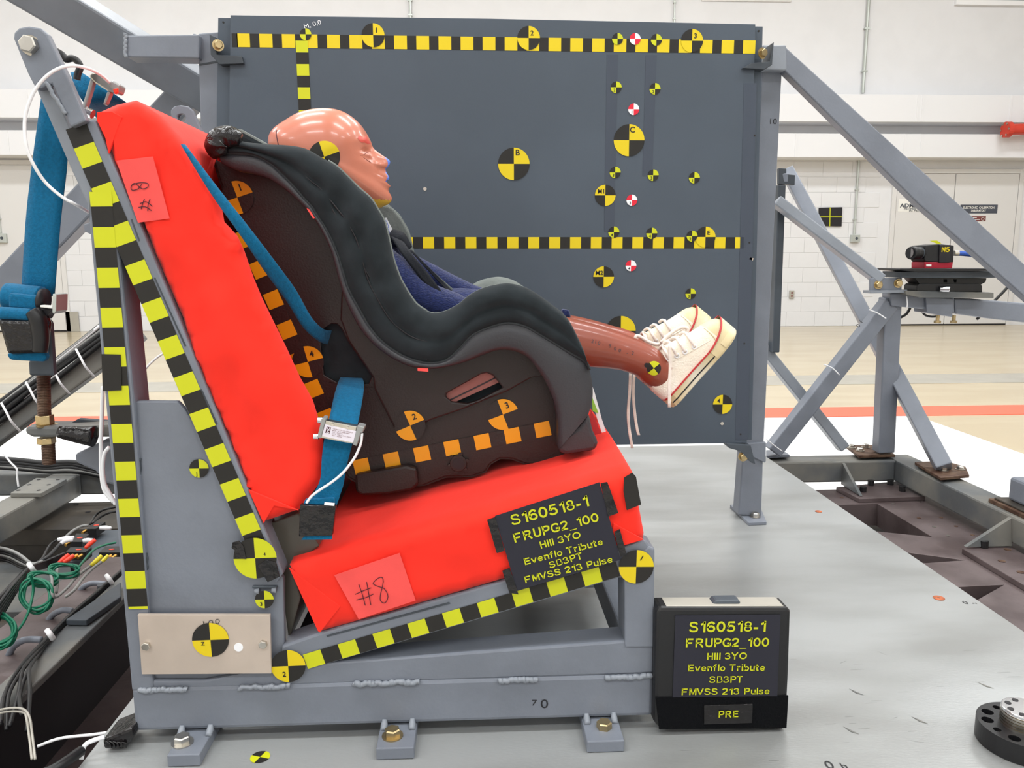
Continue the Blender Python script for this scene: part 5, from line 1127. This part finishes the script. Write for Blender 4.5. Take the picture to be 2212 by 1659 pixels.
# ---------------------------------------------------------------- sneakers
EU, EN = (.646, -.763), (-.763, -.646)
def uv(u, v): return (1447+EU[0]*u+EN[0]*v, 868+EU[1]*u+EN[1]*v)
def sneaker(dv, Yc, main, nm_label):
    k = F_PX/Yc
    def P(u, v, y):
        a = PY(*uv(u, v), LN); return V((a.x, LN+y, a.z))+V(dv)
    root = bpy.data.objects.new('sneaker', None); COL.objects.link(root); root.parent = dummy; root.location = -root_loc(dummy)+P(100, 0, 0); root['label'] = nm_label
    WD = [(-8, 2), (-5, 14), (2, 20), (15, 23.5), (40, 24), (80, 25.5), (120, 29.5), (150, 31.5), (175, 30.5), (192, 25), (203, 16), (209, 7), (211, 1)]
    def lerpt(tab, u):
        for (a, b), (c, d) in zip(tab, tab[1:]):
            if u <= c: return b+(d-b)*(u-a)/(c-a)
        return tab[-1][1]
    us = [-8, -7, -5, -2, 2]+list(range(8, 190, 7))+[192, 197, 202, 206, 209, 210.5]
    def band(nm, v0, v1, grow, m, seg=None, bev=0):
        U = [u for u in us if seg is None or seg[0] <= u <= seg[1]]
        out = [P(u, v0, (lerpt(WD, u)+grow)/1000) for u in U]+[P(u, v0, -(lerpt(WD, u)+grow)/1000) for u in reversed(U)]
        return prism3(nm, out, P(0, v1, 0)-P(0, v0, 0), m, root, bev)
    band('rubber_sole', -8, 16, 1.2, 'rubber', bev=.002); band('red_line', 15, 18, 1.9, 'redline', (-8, 138)); band('black_line', 1.2, 3.8, 1.7, 'ink', (0, 158))
    def vband(nm, f0, f1, grow, m, seg):
        U = [u for u in us if seg[0] <= u <= seg[1]]; vs, fs = [], []
        path = [(u, 1) for u in U]+[(u, -1) for u in reversed(U)]
        for u, s in path:
            w_ = (lerpt(WD, u)+grow)/1000*s; wi = w_-s*.004
            vs += [P(u, f0(u), w_), P(u, f1(u), w_), P(u, f1(u), wi)]
        for i in range(len(path)-1):
            for j in range(2): q = i*3+j; fs.append((q, q+1, q+4, q+3))
        return link(nm, rawmesh(nm, vs, fs), m, root, True)
    vl = lambda u: 16.5 if u < 130 else 16.5+21*((u-130)/80)**1.6
    vband('toe_bumper', lambda u: -4, vl, 1.9, 'rubber', (130, 211)); vband('red_line', lambda u: vl(u)-1.2, lambda u: vl(u)+1.6, 2.3, 'redline', (130, 211))
    vband('toe_strip', lambda u: -3, lambda u: min(12, vl(u)-6), 2.8, 'rubber', (162, 211))
    TP = [(-9, 40), (-7, 50), (2, 67), (13, 63.5), (32, 60), (49, 64), (64, 79), (80, 86), (102, 79), (141, 63.5), (165, 56), (189, 50), (202, 40), (209, 26), (212, 18)]
    M_ = 22; vs, fs, mi = [], [], []
    for u in us:
        w_, vt = lerpt(WD, u)/1000, lerpt(TP, u)
        lean = .62 if 15 < u < 110 else .8
        for j in range(M_+1):
            a = math.pi*j/M_; c, s = math.cos(a), math.sin(a)
            yy = w_*math.copysign(abs(c)**lean, c)*(1-.12*s); v = 14+(vt-14)*(abs(s)**.9)
            vs.append(P(u, v, -yy))
    n = M_+1
    for i in range(len(us)-1):
        for j in range(M_): q = i*n+j; fs.append((q, q+1, q+n+1, q+n)); mi.append(1 if us[i] > 166 else 0)
    upm = clean(rawmesh('canvas_upper', vs, fs, mi)); up = link('canvas_upper', upm, ['canvas', 'rubber'], root, True)
    tr = BVHTree.FromPolygons(vs, fs)
    def hit(u, v, o_=.001):
        p = P(u, v, -.2); h = tr.ray_cast(p, V((0, 1, 0))); return (h[0]-V((0, o_, 0))) if h[0] is not None else P(u, v, -.02)
    tube('collar_trim', [hit(u, v-1.5, .0004) for u, v in ((3, 62), (13, 60), (32, 57), (49, 60), (62, 73))], .0017, 'canvas', root, 6)
    tube('toe_seam', [hit(166+dx, v, .0003) for dx, v in ((-6, 20), (-2, 32), (0, 44), (1, 52))], .0009, 'rubber', root, 6)
    tube('side_seam', [hit(u, v, .0002) for u, v in ((70, 58), (100, 48), (130, 38), (155, 30))], .0006, 'canvas', root, 6)
    ey = [(64.5, 77), (85, 63), (99, 57), (119, 47)]
    ey = [(68, 68), (84, 61), (101, 53.5), (122, 46)]
    for q, (u, v) in enumerate(ey):
        c = hit(u, v, .0008)
        tube('eyelet', [c+V((math.cos(t)*.0034, -.0002, math.sin(t)*.0034)) for t in [j*math.pi/6 for j in range(12)]], .0012, 'white', root, 6, 0, True)
        c2 = P(u+14, lerpt(TP, u+14)+2.5, .004); mid = (c+c2)/2+V((0, -.012, 0))+(P(0, 8, 0)-P(0, 0, 0))*.7
        tube('shoelace', [c, mid, c2], .0026, 'lace', root, 7)
        c3 = P(u+4, lerpt(TP, u+4)+2.5, .016); tube('shoelace', [c2, (c2+c3)/2+V((0, 0, .002)), c3], .0026, 'lace', root, 7)
    tong = [P(72, 80, -.014), P(72, 80, .014), P(84, 92, .013), P(84, 92, -.013)]
    prism3('tongue', tong, P(3, -6, 0)-P(0, 0, 0), 'canvas', root, .002)
    return root
sneaker((0, 0, 0), LN, True, 'near white canvas sneaker with red and black sole lines')
sneaker(dfar, LF, False, 'far white canvas sneaker partly behind the near one')
def lace(nm, px, Y, wpx=6, thick=.001):
    strip(nm, [(x-wpx/2, y) for x, y in px], [(x+wpx/2, y) for x, y in px], [Y]*len(px) if not isinstance(Y, list) else Y, thick, 'lace', dummy)
lace('hanging_lace', [(1446, 742), (1448, 790), (1446, 830), (1446, 880)], 1.205, 6.5)
lace('hanging_lace', [(1362, 806), (1360, 850), (1357, 890), (1359, 925), (1366, 968)], 1.30, 6)
lace('hanging_lace', [(1370, 808), (1368, 850), (1371, 890), (1376, 925), (1380, 940)], 1.31, 6)
tube('bow_loop', [PY(x, y, 1.29) for x, y in ((1432, 738), (1440, 728), (1458, 714), (1474, 707), (1485, 710), (1482, 722), (1465, 729), (1445, 735), (1434, 740))], .0032, 'lace', dummy, 7)
tube('bow_loop', [PY(x, y, 1.29) for x, y in ((1434, 739), (1420, 744), (1400, 738), (1384, 728), (1374, 726), (1372, 738))], .003, 'lace', dummy, 7)
tube('bow_knot', [PY(x, y, 1.285) for x, y in ((1429, 735), (1434, 741), (1440, 746))], .0045, 'lace', dummy, 8)
# ================================================================ belts
sb_ = thing('seat_belt', 'teal blue seat belt threaded through the side of the child seat down to the bench', 'seat belt', tuple(PY(700, 1100, 1.03)))
strip('shoulder_webbing', [(390, 312), (455, 418), (521, 511), (572, 587), (620, 652), (655, 708), (690, 738), (712, 745)], [(400, 312), (470, 405), (534, 486), (601, 574), (640, 628), (672, 685), (700, 712), (722, 712)],
      [1.0, .995, 1.0, 1.03, 1.06, 1.085, 1.12, 1.16], .0014, 'belt', sb_, bulge=.002)
strip('lap_webbing', [(738, 812), (732, 822), (723, 850), (712, 900), (700, 952), (695, 990), (692, 1033), (680, 1062), (661, 1095)], [(780, 812), (786, 828), (783, 862), (772, 919), (759, 966), (748, 1010), (742, 1045), (737, 1062), (727, 1092)],
      [1.165, 1.12, 1.07, 1.02, .998, .995, .993, .992, .990], .0014, 'belt', sb_, bulge=-.002)
pr('belt_fold', [(659, 1079), (722, 1076), (723, 1090), (652, 1096)], .988, .006, 'belt', sb_, .0015)
pr('black_tape_wrap', [(648, 1090), (726, 1092), (725, 1100), (718, 1158), (645, 1160)], .985, .009, 'blackg', sb_, .0015)
pr('anchor_tab', [(660, 1155), (717, 1155), (717, 1166), (650, 1167)], .988, .006, 'belt', sb_, .001)
pr('white_tag', [(701, 1085), (723, 1087), (722, 1093), (700, 1091)], .9843, .001, 'white', sb_, 0)
# load cells
lc = thing('belt_load_cell', 'silver load cell with printed label clamped on the lap belt', 'sensor', tuple(PY(736, 935, 1.09)))
YL = .984
pr('cell_plate', [(703, 908), (771, 922), (762, 959), (692, 946)], YL, .012, 'steel', lc, .001)
pr('end_bracket', [(695, 903), (704, 905), (693, 948), (685, 945)], YL-.002, .02, 'alu', lc, .001)
pr('end_bracket', [(772, 919), (787, 923), (783, 936), (779, 935), (770, 964), (762, 961)], YL-.002, .02, 'alu', lc, .001)
lb = pr('cell_label', [(702, 917), (769, 931.5), (763, 956), (695.5, 942)], YL-.001, .0009, 'lbl', lc, 0)
pr('logo_patch', [(706, 921.5), (715, 923.5), (711.5, 937), (702.5, 935)], YL-.0013, .0003, 'inkp', lb, 0)
text('IMC', PY(709, 929.5, YL-.0016), .0033, lb, 'lbl', rot=76, bold=.03)
for i, (s, x0, x1) in enumerate((('CALIBRATION  ON 1/30MARCH', 719, 762), ('MOD.  EL20-S458,10007', 718, 755), ('NO.   D14102', 717.5, 740), ('DATE  103014 DUE 103014', 717, 759), ('TECH  L. BROWN', 716.5, 738))):
    text_px(s, x0, 926+i*3.5, x1, 926+i*3.5+(x1-x0)*.21, 1.9, YL-.001, lb, 'signr', .01, off=.0008)
for x, y in ((718, 917), (751, 924)): c = PY(x, y, YL-.0005); cyl('cell_screw', c, c+V((0, -.001, 0)), .0017, 'chrome', lc, 10)
for x, y in ((692, 908), (683, 943)): c = PY(x, y, YL+.004); cyl('cell_roller', c+V((-.003, 0, 0)), c+V((.003, 0, 0)), .004, 'chrome', lc, 12)
tag(tube('sensor_wire', [PY(*p) for p in ((782, 936, .985), (780, 955, .985), (775, 970, .985), (765, 990, .985), (742, 1020, .985), (716, 1042, .985), (693, 1057, .985), (673, 1072, .985), (662, 1087, .984))], .0017, 'white'), 'short white sensor wire curling from the lap belt load cell', 'cable')
ub = thing('upper_belt', 'teal blue belt running from the black shackle over the backrest top', 'belt', tuple(PY(210, 190, 1.1)))
strip('webbing', [(152, 156), (162, 190), (183, 225), (215, 262)], [(172, 154), (200, 172), (268, 218), (300, 245)], [1.12, 1.11, 1.12, 1.2], .002, 'belt', ub)
tube('shackle', [PY(x, y, 1.06) for x, y in ((118, 108), (134, 118), (142, 128), (156, 126), (167, 132), (173, 145), (168, 160), (166, 172))], .0042, 'black', ub, 10)
lc2 = thing('belt_load_cell', 'silver roller load cell on the upper belt near the backrest top', 'sensor', tuple(PY(210, 200, 1.09)))
pr('cell_bar', [(196, 163), (205, 166), (184, 236), (176, 230)], 1.08, .01, 'alu', lc2, .002); pr('cell_bar', [(231, 196), (240, 198), (228, 226), (221, 226)], 1.08, .01, 'alu', lc2, .002)
pr('cell_frame', [(194, 158), (210, 155), (234, 176), (250, 192), (246, 202), (232, 196), (205, 180), (192, 166)], 1.078, .012, 'steel', lc2, .002)
pr('cell_block', [(232, 180), (242, 172), (259, 183), (254, 199), (247, 202)], 1.07, .02, 'alu', lc2, .003)
pr('cell_cap', [(243, 192), (254, 190), (252, 200), (246, 203)], 1.068, .006, 'redp', lc2, .001)
c = PY(186, 240, 1.07); cyl('cell_pin', c, c+V((.008, 0, -.004)), .006, 'chrome', lc2, 14)
tag(tube('white_sensor_cable', [PY(*p) for p in ((236, 178, 1.07), (220, 164, 1.05), (190, 148, 1.0), (150, 142, .975), (112, 156, .97), (80, 188, .97), (60, 230, .97), (53, 270, .97), (58, 320, .97), (75, 360, .975), (100, 396, .985), (135, 426, .99), (162, 441, 1.0), (194, 460, 1.06))], .0019, 'white'), 'long white sensor cable looping round the top left of the bench', 'cable')
# ---------------------------------------------------------------- hanging belt with adjuster
hb = thing('hanging_belt', 'teal blue belt hanging behind the bench head plate into a taped adjuster', 'belt', tuple(PY(90, 640, 1.08)))
strip('webbing', [(90, 200), (76, 300), (65, 385), (55, 480), (45, 640)], [(150, 200), (146, 300), (143, 370), (130, 480), (117, 640)], [1.08, 1.09, 1.10, 1.10, 1.10], .0016, 'belt', hb)
tube('webbing_roll', [PY(x, y, 1.085) for x, y in ((16, 641), (55, 645), (90, 649))], .0185, 'belt', hb, 22)
pr('webbing_fold', [(16, 632), (88, 640), (86, 672), (16, 668)], 1.062, .02, 'belt', hb, .004)
tube('webbing_roll', [PY(x, y, 1.055) for x, y in ((-20, 676), (30, 678), (68, 681))], .0085, 'belt', hb, 18)
tube('roll_core', [PY(x, y, 1.07) for x, y in ((90, 649), (98, 650))], .016, 'ink', hb, 20, 2)
pr('taped_webbing', [(-8, 690), (66, 692), (92, 680), (98, 700), (90, 764), (14, 766), (4, 730)], 1.045, .02, 'blackg', hb, .005)
tube('taped_edge', [PY(x, y, 1.05) for x, y in ((70, 672), (82, 690), (88, 730), (86, 760))], [.009, .011, .010, .009], 'black', hb, 12)
pr('webbing_tail', [(12, 764), (95, 756), (100, 772), (94, 782), (20, 778)], 1.055, .012, 'belt', hb, .003)
pr('adjuster_plate', [(90, 690), (106, 690), (110, 700), (117, 812), (62, 812), (60, 780), (90, 770)], 1.08, .01, 'paint_dk', hb, .003)
pr('buckle_frame', [(113, 634), (122, 636), (121, 672), (116, 679), (112, 676)], 1.05, .03, 'galv', hb, .0015)
pr('buckle_bar', [(86, 659), (113, 661), (113, 667), (86, 664)], 1.05, .01, 'signw', hb, .001); pr('buckle_body', [(86, 666), (114, 668), (100, 682), (96, 690), (86, 690)], 1.055, .02, 'ink', hb, .001)
c = PY(19, 624, 1.08); cyl('buckle_pin', c, c+V((.006, 0, 0)), .0025, 'chrome', hb, 10)
# anchor rod and its bench arm
ar = thing('anchor_rod', 'rusty threaded rod with yellow zinc nuts through a grey lug', 'rod', tuple(PY(100, 1000, 1.11)))
def rod(y0, y1, x0, x1, rr, m):
    a, b = PY(x0, y0, 1.11), PY(x1, y1, 1.11); n = int(abs(a.z-b.z)/.0022); P = [a.lerp(b, i/(2*n)) for i in range(2*n+1)]
    vs, fs = tube_mb(P, [rr if i % 2 else rr*.9 for i in range(2*n+1)], 14); link('threaded_shaft', clean(rawmesh('threaded_shaft', vs, fs)), m, ar)
rod(808, 903, 94, 96, .0090, 'rusty'); rod(955, 1002, 104, 106, .0090, 'rusty')
def nut(x, y, r, h): 
    a = PY(x, y, 1.11); vs, fs = tube_mb([a, a+V((0, 0, h))], [r, r], 6); o = link('hex_nut', clean(rawmesh('hex_nut', vs, fs)), 'brass', ar); bevel(o, .001)
nut(98, 916, .0118, .013); nut(101, 958, .0122, .009)
c = PY(98, 919, 1.11); cyl('square_washer', c, c+V((0, 0, .002)), .019, 'brass', ar, 4)
lug = thing('anchor_lug', 'thick grey steel lug with a black taped pipe behind the rear post', 'lug', tuple(PY(150, 935, 1.12)))
pr('lug_plate', [(52, 926), (60, 921), (140, 921), (240, 916), (240, 945), (70, 945), (55, 938)], 1.095, .04, 'paint_worn', lug, .004)
tube('taped_pipe', [PY(x, y, 1.085) for x, y in ((128, 933), (165, 938), (203, 943))], [.008, .0115, .0145], 'blackg', lug, 20, 3)
pr('lug_web', [(140, 921), (168, 905), (240, 910), (240, 921)], 1.12, .01, 'paint_dk', lug, .001)
pr('rear_bracket', [(160, 982), (225, 950), (300, 950), (300, 1060), (228, 1045), (205, 1018), (163, 1000)], 1.12, .09, 'paint', lug, .004)
# ---------------------------------------------------------------- cable bundle on its strut
cs = thing('cable_strut', 'grey inclined strut behind the rear post carrying the cable bundle', 'strut', tuple(PY(100, 860, 1.75)))
beam('strut_tube', PY(-60, 976, 1.72), PY(300, 715, 1.80), .05, .045, 'paint_worn', cs, bev=.004)
bundle = [('black', 'black cable in the bundle tied along the inclined strut', .0062), ('grey', 'pale cable in the bundle tied along the inclined strut', .0035)]
for i in range(15):
    m = ['black', 'white', 'grey', 'black', 'grey'][i % 5]; o_ = (i-7)*3.0; r = .0062 if m == 'black' else .0036
    pts = []
    for k in range(7):
        t = k/6; x = -40+t*330; y = 905-t*262+12*math.sin(t*3.3+i)*.4+o_+(t*10)
        pts.append(PY(x, y+14, 1.70+.004*math.cos(i*2.1)+t*.06))
    tag(tube('bundle_cable', pts, r, m), {'black': 'black cable in the bundle tied along the inclined strut', 'grey': 'thin grey cable in the bundle tied along the inclined strut', 'white': 'thin white cable in the bundle tied along the inclined strut'}[m], 'cable', 'cables in the strut bundle, '+m)
for j, (x, y) in enumerate(((15, 893), (68, 848), (122, 812), (176, 776))):
    tag(tube('cable_tie', [PY(x-12, y-22, 1.685), PY(x-2, y-4, 1.675), PY(x+10, y+18, 1.675), PY(x+28, y+38, 1.70)], .0024, 'white'), ['lowest white cable tie on the inclined cable bundle, at the left edge', 'white cable tie on the cable bundle left of the threaded rod', 'white cable tie on the cable bundle right of the threaded rod', 'top white cable tie on the cable bundle beside the rear post'][j], 'cable tie')
# cables lying on the cross beam
for i, (m, dy) in enumerate((('black', 0), ('black', 6), ('black', -6), ('grey', 9), ('black', 12))):
    tag(tube('beam_cable', [PY(x, y+dy, 2.58) for x, y in ((-30, 995), (40, 1000), (100, 1006), (150, 1002+i), (190, 1010), (240, 1022))], .0085, m), 'thick cable lying along the cross beam behind the threaded rod' if m == 'black' else 'grey cable lying along the cross beam behind the threaded rod', 'cable', 'cables on the cross beam, '+m)
tag(tube('cable_tie', [PY(x, y, 2.54) for x, y in ((6, 978), (22, 998), (36, 1013), (37, 1030), (40, 1052))], .003, 'white'), 'loose white cable tie with a long tail on the cross beam', 'cable tie')
# pale tube cables hanging behind the rear post
for l, p in (('longer pale tube cable hanging along the left side of the rear post', ((222, 835), (220, 900), (218, 960), (219, 1020), (226, 1060), (246, 1085))), ('shorter pale tube cable curling beside the rear post', ((236, 966), (226, 980), (222, 1010), (226, 1045), (238, 1068), (250, 1090)))):
    tag(tube('pale_cable', [PY(x, y, 1.07) for x, y in p], .0028, 'white'), l, 'cable')
tag(tube('pale_cable', [PY(x, y, 1.6) for x, y in ((304, 812), (320, 790), (345, 768), (380, 748))], .0022, 'white'), 'thin pale cable crossing the gap between the bench posts', 'cable')
# ---------------------------------------------------------------- signal modules and their cables
tray = thing('module_tray', 'black tray holding the signal modules left of the rear post', 'tray', (-.9, 1.75, .13))
def mod(label, px, h, contacts):
    zt = .19; top = [PZ(x, y, zt) for x, y in px]; c = sum(top, V((0, 0, 0)))/len(top); t = thing('signal_module', label, 'module', (c.x, c.y, zt-h))
    prism3('module_body', top, (0, 0, -h), 'black', t, .001)
    e = PZ((px[0][0]+px[2][0])/2, (px[0][1]+px[2][1])/2, zt+.0004); vs = [e+V((math.cos(q)*.0075, math.sin(q)*.0045, 0)) for q in [k*math.pi/8 for k in range(16)]]
    prism3('red_badge', vs, (0, 0, .0003), 'redp', t, 0)
    for x, y in contacts: a = PY(x, y, PZ(x, y-6, zt).y-.004); cyl('gold_socket', a, a+V((-.004, -.014, -.002)), .0042, 'gold', t, 10)
    return t
mod('topmost black signal module with a white plug on its right', [(188, 1142), (207, 1142), (228, 1127), (203, 1127)], .025, [(186, 1146)])
mod('black signal module in the middle with white plugs on its left', [(152, 1170), (176, 1170), (193, 1153), (165, 1152)], .028, [(150, 1172)])
mod('front left black signal module with two red plugs', [(142, 1192), (185, 1192), (198, 1182), (152, 1182)], .025, [(158, 1199), (167, 1199), (177, 1199)])
mod('front right black signal module with two yellow plugs', [(213, 1193), (262, 1193), (270, 1180), (228, 1180)], .025, [(240, 1200), (250, 1200)])
a = PZ(125, 1214, .155); b = PZ(262, 1214, .155); box('tray_plate', (a.x, a.y, .14), (b.x, a.y+.25, .155), 'paint_dk', tray, .001); box('tray_leg', (a.x+.02, a.y+.02, .05), (a.x+.05, a.y+.2, .14), 'ink', tray, .001); box('tray_leg', (b.x-.06, a.y+.02, .05), (b.x-.03, a.y+.2, .14), 'ink', tray, .001)
def plug(label, p, m, r=.0055): tag(tube('cable_plug', [PY(x, y, Y) for x, y, Y in p], [r*.8, r, r*.7], m, None, 10, 3), label, 'plug')
plug('left red cable plug on the front left module', ((149, 1198, 1.70), (137, 1208, 1.69), (127, 1216, 1.68)), 'redp'); plug('right red cable plug on the front left module', ((159, 1200, 1.70), (149, 1208, 1.69), (137, 1215, 1.68)), 'redp')
plug('red cable plug behind the front left module', ((206, 1166, 1.80), (194, 1175, 1.79), (184, 1184, 1.78)), 'redp'); plug('left yellow cable plug on the front right module', ((220, 1200, 1.70), (208, 1212, 1.69), (196, 1222, 1.68)), 'yelp'); plug('right yellow cable plug on the front right module', ((233, 1200, 1.70), (226, 1208, 1.69), (219, 1214, 1.68)), 'yelp', .0045)
plug('white cable plug right of the topmost module', ((216, 1140, 1.93), (228, 1140, 1.93), (240, 1141, 1.93)), 'white'); plug('upper white cable plug left of the middle module', ((160, 1161, 1.86), (142, 1163, 1.85), (124, 1166, 1.84)), 'white'); plug('lower white cable plug left of the middle module', ((156, 1166, 1.84), (142, 1168, 1.84), (130, 1175, 1.83)), 'white')
plug('white cable plug right of the middle module', ((180, 1168, 1.84), (190, 1167, 1.84), (204, 1168, 1.84)), 'white')
def cab(label, p, r, m, grp=None): tag(tube('signal_cable', [PY(x, y, Y) for x, y, Y in p], r, m), label, 'cable', grp)
cab('thin black cable arcing from the upper white plug down to the green coils', ((124, 1166, 1.84), (110, 1175, 1.83), (100, 1190, 1.8), (92, 1205, 1.75), (70, 1225, 1.7)), .0028, 'black')
cab('thick black cable from the lower white plug down to the left', ((130, 1175, 1.83), (118, 1188, 1.8), (100, 1205, 1.75), (60, 1228, 1.7), (30, 1258, 1.6), (-10, 1300, 1.5)), .0042, 'black')
cab('grey cable arcing left of the topmost module', ((190, 1135, 1.93), (176, 1137, 1.93), (158, 1146, 1.9), (142, 1160, 1.88)), .0035, 'grey')
cab('black cable rising behind the topmost module', ((195, 1132, 1.95), (205, 1115, 2.0), (222, 1102, 2.0), (250, 1095, 2.0)), .003, 'black')
cab('second black cable rising behind the topmost module', ((199, 1130, 1.95), (215, 1118, 2.0), (235, 1108, 2.0), (255, 1104, 2.0)), .003, 'black')
cab('grey cable running from the left yellow plug down to the lower left', ((196, 1222, 1.68), (175, 1238, 1.65), (160, 1252, 1.6), (145, 1270, 1.55), (120, 1290, 1.5), (112, 1278, 1.5), (112, 1250, 1.55), (105, 1238, 1.6)), .003, 'grey')
cab('grey cable running from the right yellow plug down to the left', ((219, 1214, 1.68), (200, 1228, 1.65), (180, 1248, 1.6), (160, 1275, 1.5), (140, 1290, 1.48)), .003, 'grey')
cab('grey cable dropping from the red plugs', ((127, 1216, 1.68), (124, 1230, 1.66), (124, 1260, 1.6), (122, 1280, 1.55)), .0028, 'grey')
for i in range(6):
    cab('dark cable sweeping in a bundle across the left edge above the green coils', ((-20, 1180+i*5, 1.7), (20, 1188+i*5, 1.72), (45, 1200+i*5, 1.7), (70, 1218+i*2, 1.68), (92, 1212+i*2, 1.68)), .0034, 'black' if i % 3 else 'grey', 'dark cables above the green coils') if i % 3 else cab('grey cable sweeping across the left edge above the green coils', ((-20, 1180+i*5, 1.7), (20, 1188+i*5, 1.72), (45, 1200+i*5, 1.7), (70, 1218+i*2, 1.68), (92, 1212+i*2, 1.68)), .0034, 'grey', 'grey cables above the green coils')
for i in range(5):
    cab('dark cable running from the white tie down to the left edge', ((140, 1195+i, 1.7), (100, 1212+i*3, 1.68), (64, 1226+i*3, 1.6), (30, 1262+i*6, 1.5), (-20, 1330+i*10, 1.4)), .0032, 'black', 'dark cables running down to the left edge')
def coil(label, cx, cy, rx, ry, n, Y, r=.0026, tilt=.25):
    pts = []
    for i in range(n*16):
        a = 2*math.pi*i/16; k = 1+.09*math.sin(i*.9)+.05*math.cos(i*.37); x = cx+math.cos(a)*rx*k+math.sin(i*.21)*3; y = cy+math.sin(a)*ry*k+math.cos(i*.17)*4; pts.append(PY(x, y, Y+math.sin(a)*-.02+.0035*math.sin(i*.7)))
    tag(tube('cable_coil', pts, r, 'grn', None, 6, 2), label, 'cable')
coil('small green cable coil hanging left of the front left module', 78, 1284, 32, 34, 5, 1.50); coil('flat bundle of green cable under the white tie', 92, 1250, 30, 13, 4, 1.56); coil('large green cable coil at the left edge', -8, 1362, 38, 34, 6, 1.42); coil('loose green cable loops under the signal modules', 138, 1232, 30, 12, 4, 1.62)
cab('green cable hanging from the small coil to the left edge', ((66, 1240, 1.5), (72, 1275, 1.5), (58, 1330, 1.46), (30, 1370, 1.42), (-10, 1392, 1.4)), .0026, 'grn'); cab('green cable looping from the modules toward the post', ((170, 1225, 1.62), (200, 1190, 1.7), (225, 1178, 1.75), (250, 1172, 1.78)), .0026, 'grn')
for lbl_, p in (('upper grey hoop tube beside the drilled steel strip', ((165, 1292, 1.75), (178, 1270, 1.75), (200, 1260, 1.75), (228, 1262, 1.75))), ('middle grey hoop tube beside the drilled steel strip', ((100, 1350, 1.6), (112, 1330, 1.6), (135, 1318, 1.6), (156, 1320, 1.6))), ('lower grey hoop tube beside the drilled steel strip', ((18, 1418, 1.45), (30, 1396, 1.45), (55, 1382, 1.45), (90, 1382, 1.45)))):
    tag(tube('hoop_tube', [PY(x, y, Y) for x, y, Y in p], .0065, 'paint'), lbl_, 'tube')
for i in range(5):
    cab('black cable lying along the brown steel strip down the left', ((262, 1232+i*2, 1.75), (210, 1278+i*3, 1.62), (150, 1330+i*4, 1.5), (95, 1385+i*5, 1.38), (48+i*5+random.uniform(-6, 6), 1440, 1.28), (16+i*10+random.uniform(-9, 9), 1500, 1.2), (4+i*13+random.uniform(-10, 10), 1560+random.uniform(-20, 20), 1.12)), .0034, 'black', 'black cables along the brown strip')
for j, (x, y, Y) in enumerate(((236, 1251, 1.68), (108, 1370, 1.38), (68, 1226, 1.6))):
    tag(tube('cable_tie', [PY(x-6, y-8, Y-.01), PY(x, y, Y-.018), PY(x+6, y+9, Y-.01)], .005, 'white', None, 8), ['white cable tie on the black cable beside the rear post', 'white cable tie on the black cables above the dark channel', 'white cable tie above the green coil'][j], 'cable tie')
# white loop and taped plug at the very bottom left
for j, k in enumerate((0, 7)):
    cab(['outer white cable looping over the channel flange at the lower left', 'inner white cable looping over the channel flange at the lower left'][j], ((-20, 1538+k, 1.12), (20, 1530+k, 1.10), (50, 1532+k, 1.08), (64-k, 1550, 1.06), (70-k, 1590, 1.04), (76-k, 1640, 1.0)), .0017, 'gstrip')
cab('pale cable crossing the dark gap at the lower left', ((82, 1612, 1.05), (130, 1595, 1.05), (200, 1587, 1.05), (230, 1583, 1.04)), .0022, 'white')
cab('pale double cable leaving the taped plug', ((176, 1640, .97), (182, 1612, .975), (200, 1600, .98), (226, 1592, .985)), .003, 'white')
cab('thick black cable at the bottom left corner', ((60, 1680, .93), (110, 1665, .93), (150, 1640, .95), (175, 1622, .97)), .007, 'black')
tp = thing('taped_plug', 'short plug wrapped in glossy black tape at the left end of the base beam', 'plug', tuple(PY(255, 1605, .99)))
prism3('plug_body', [PY(220, 1598, .985), PY(286, 1572, .985), PY(288, 1590, .985), PY(272, 1617, .985), PY(224, 1620, .985)], (0, .05, 0), 'blackg', tp, .004)
for i in range(5): a = 1590+i*6; tube('tape_wrinkle', [PY(226+i*9, 1600+i, .984), PY(236+i*9, 1606, .983), PY(240+i*8, 1615, .984)], .0012, 'blackg', tp, 5)
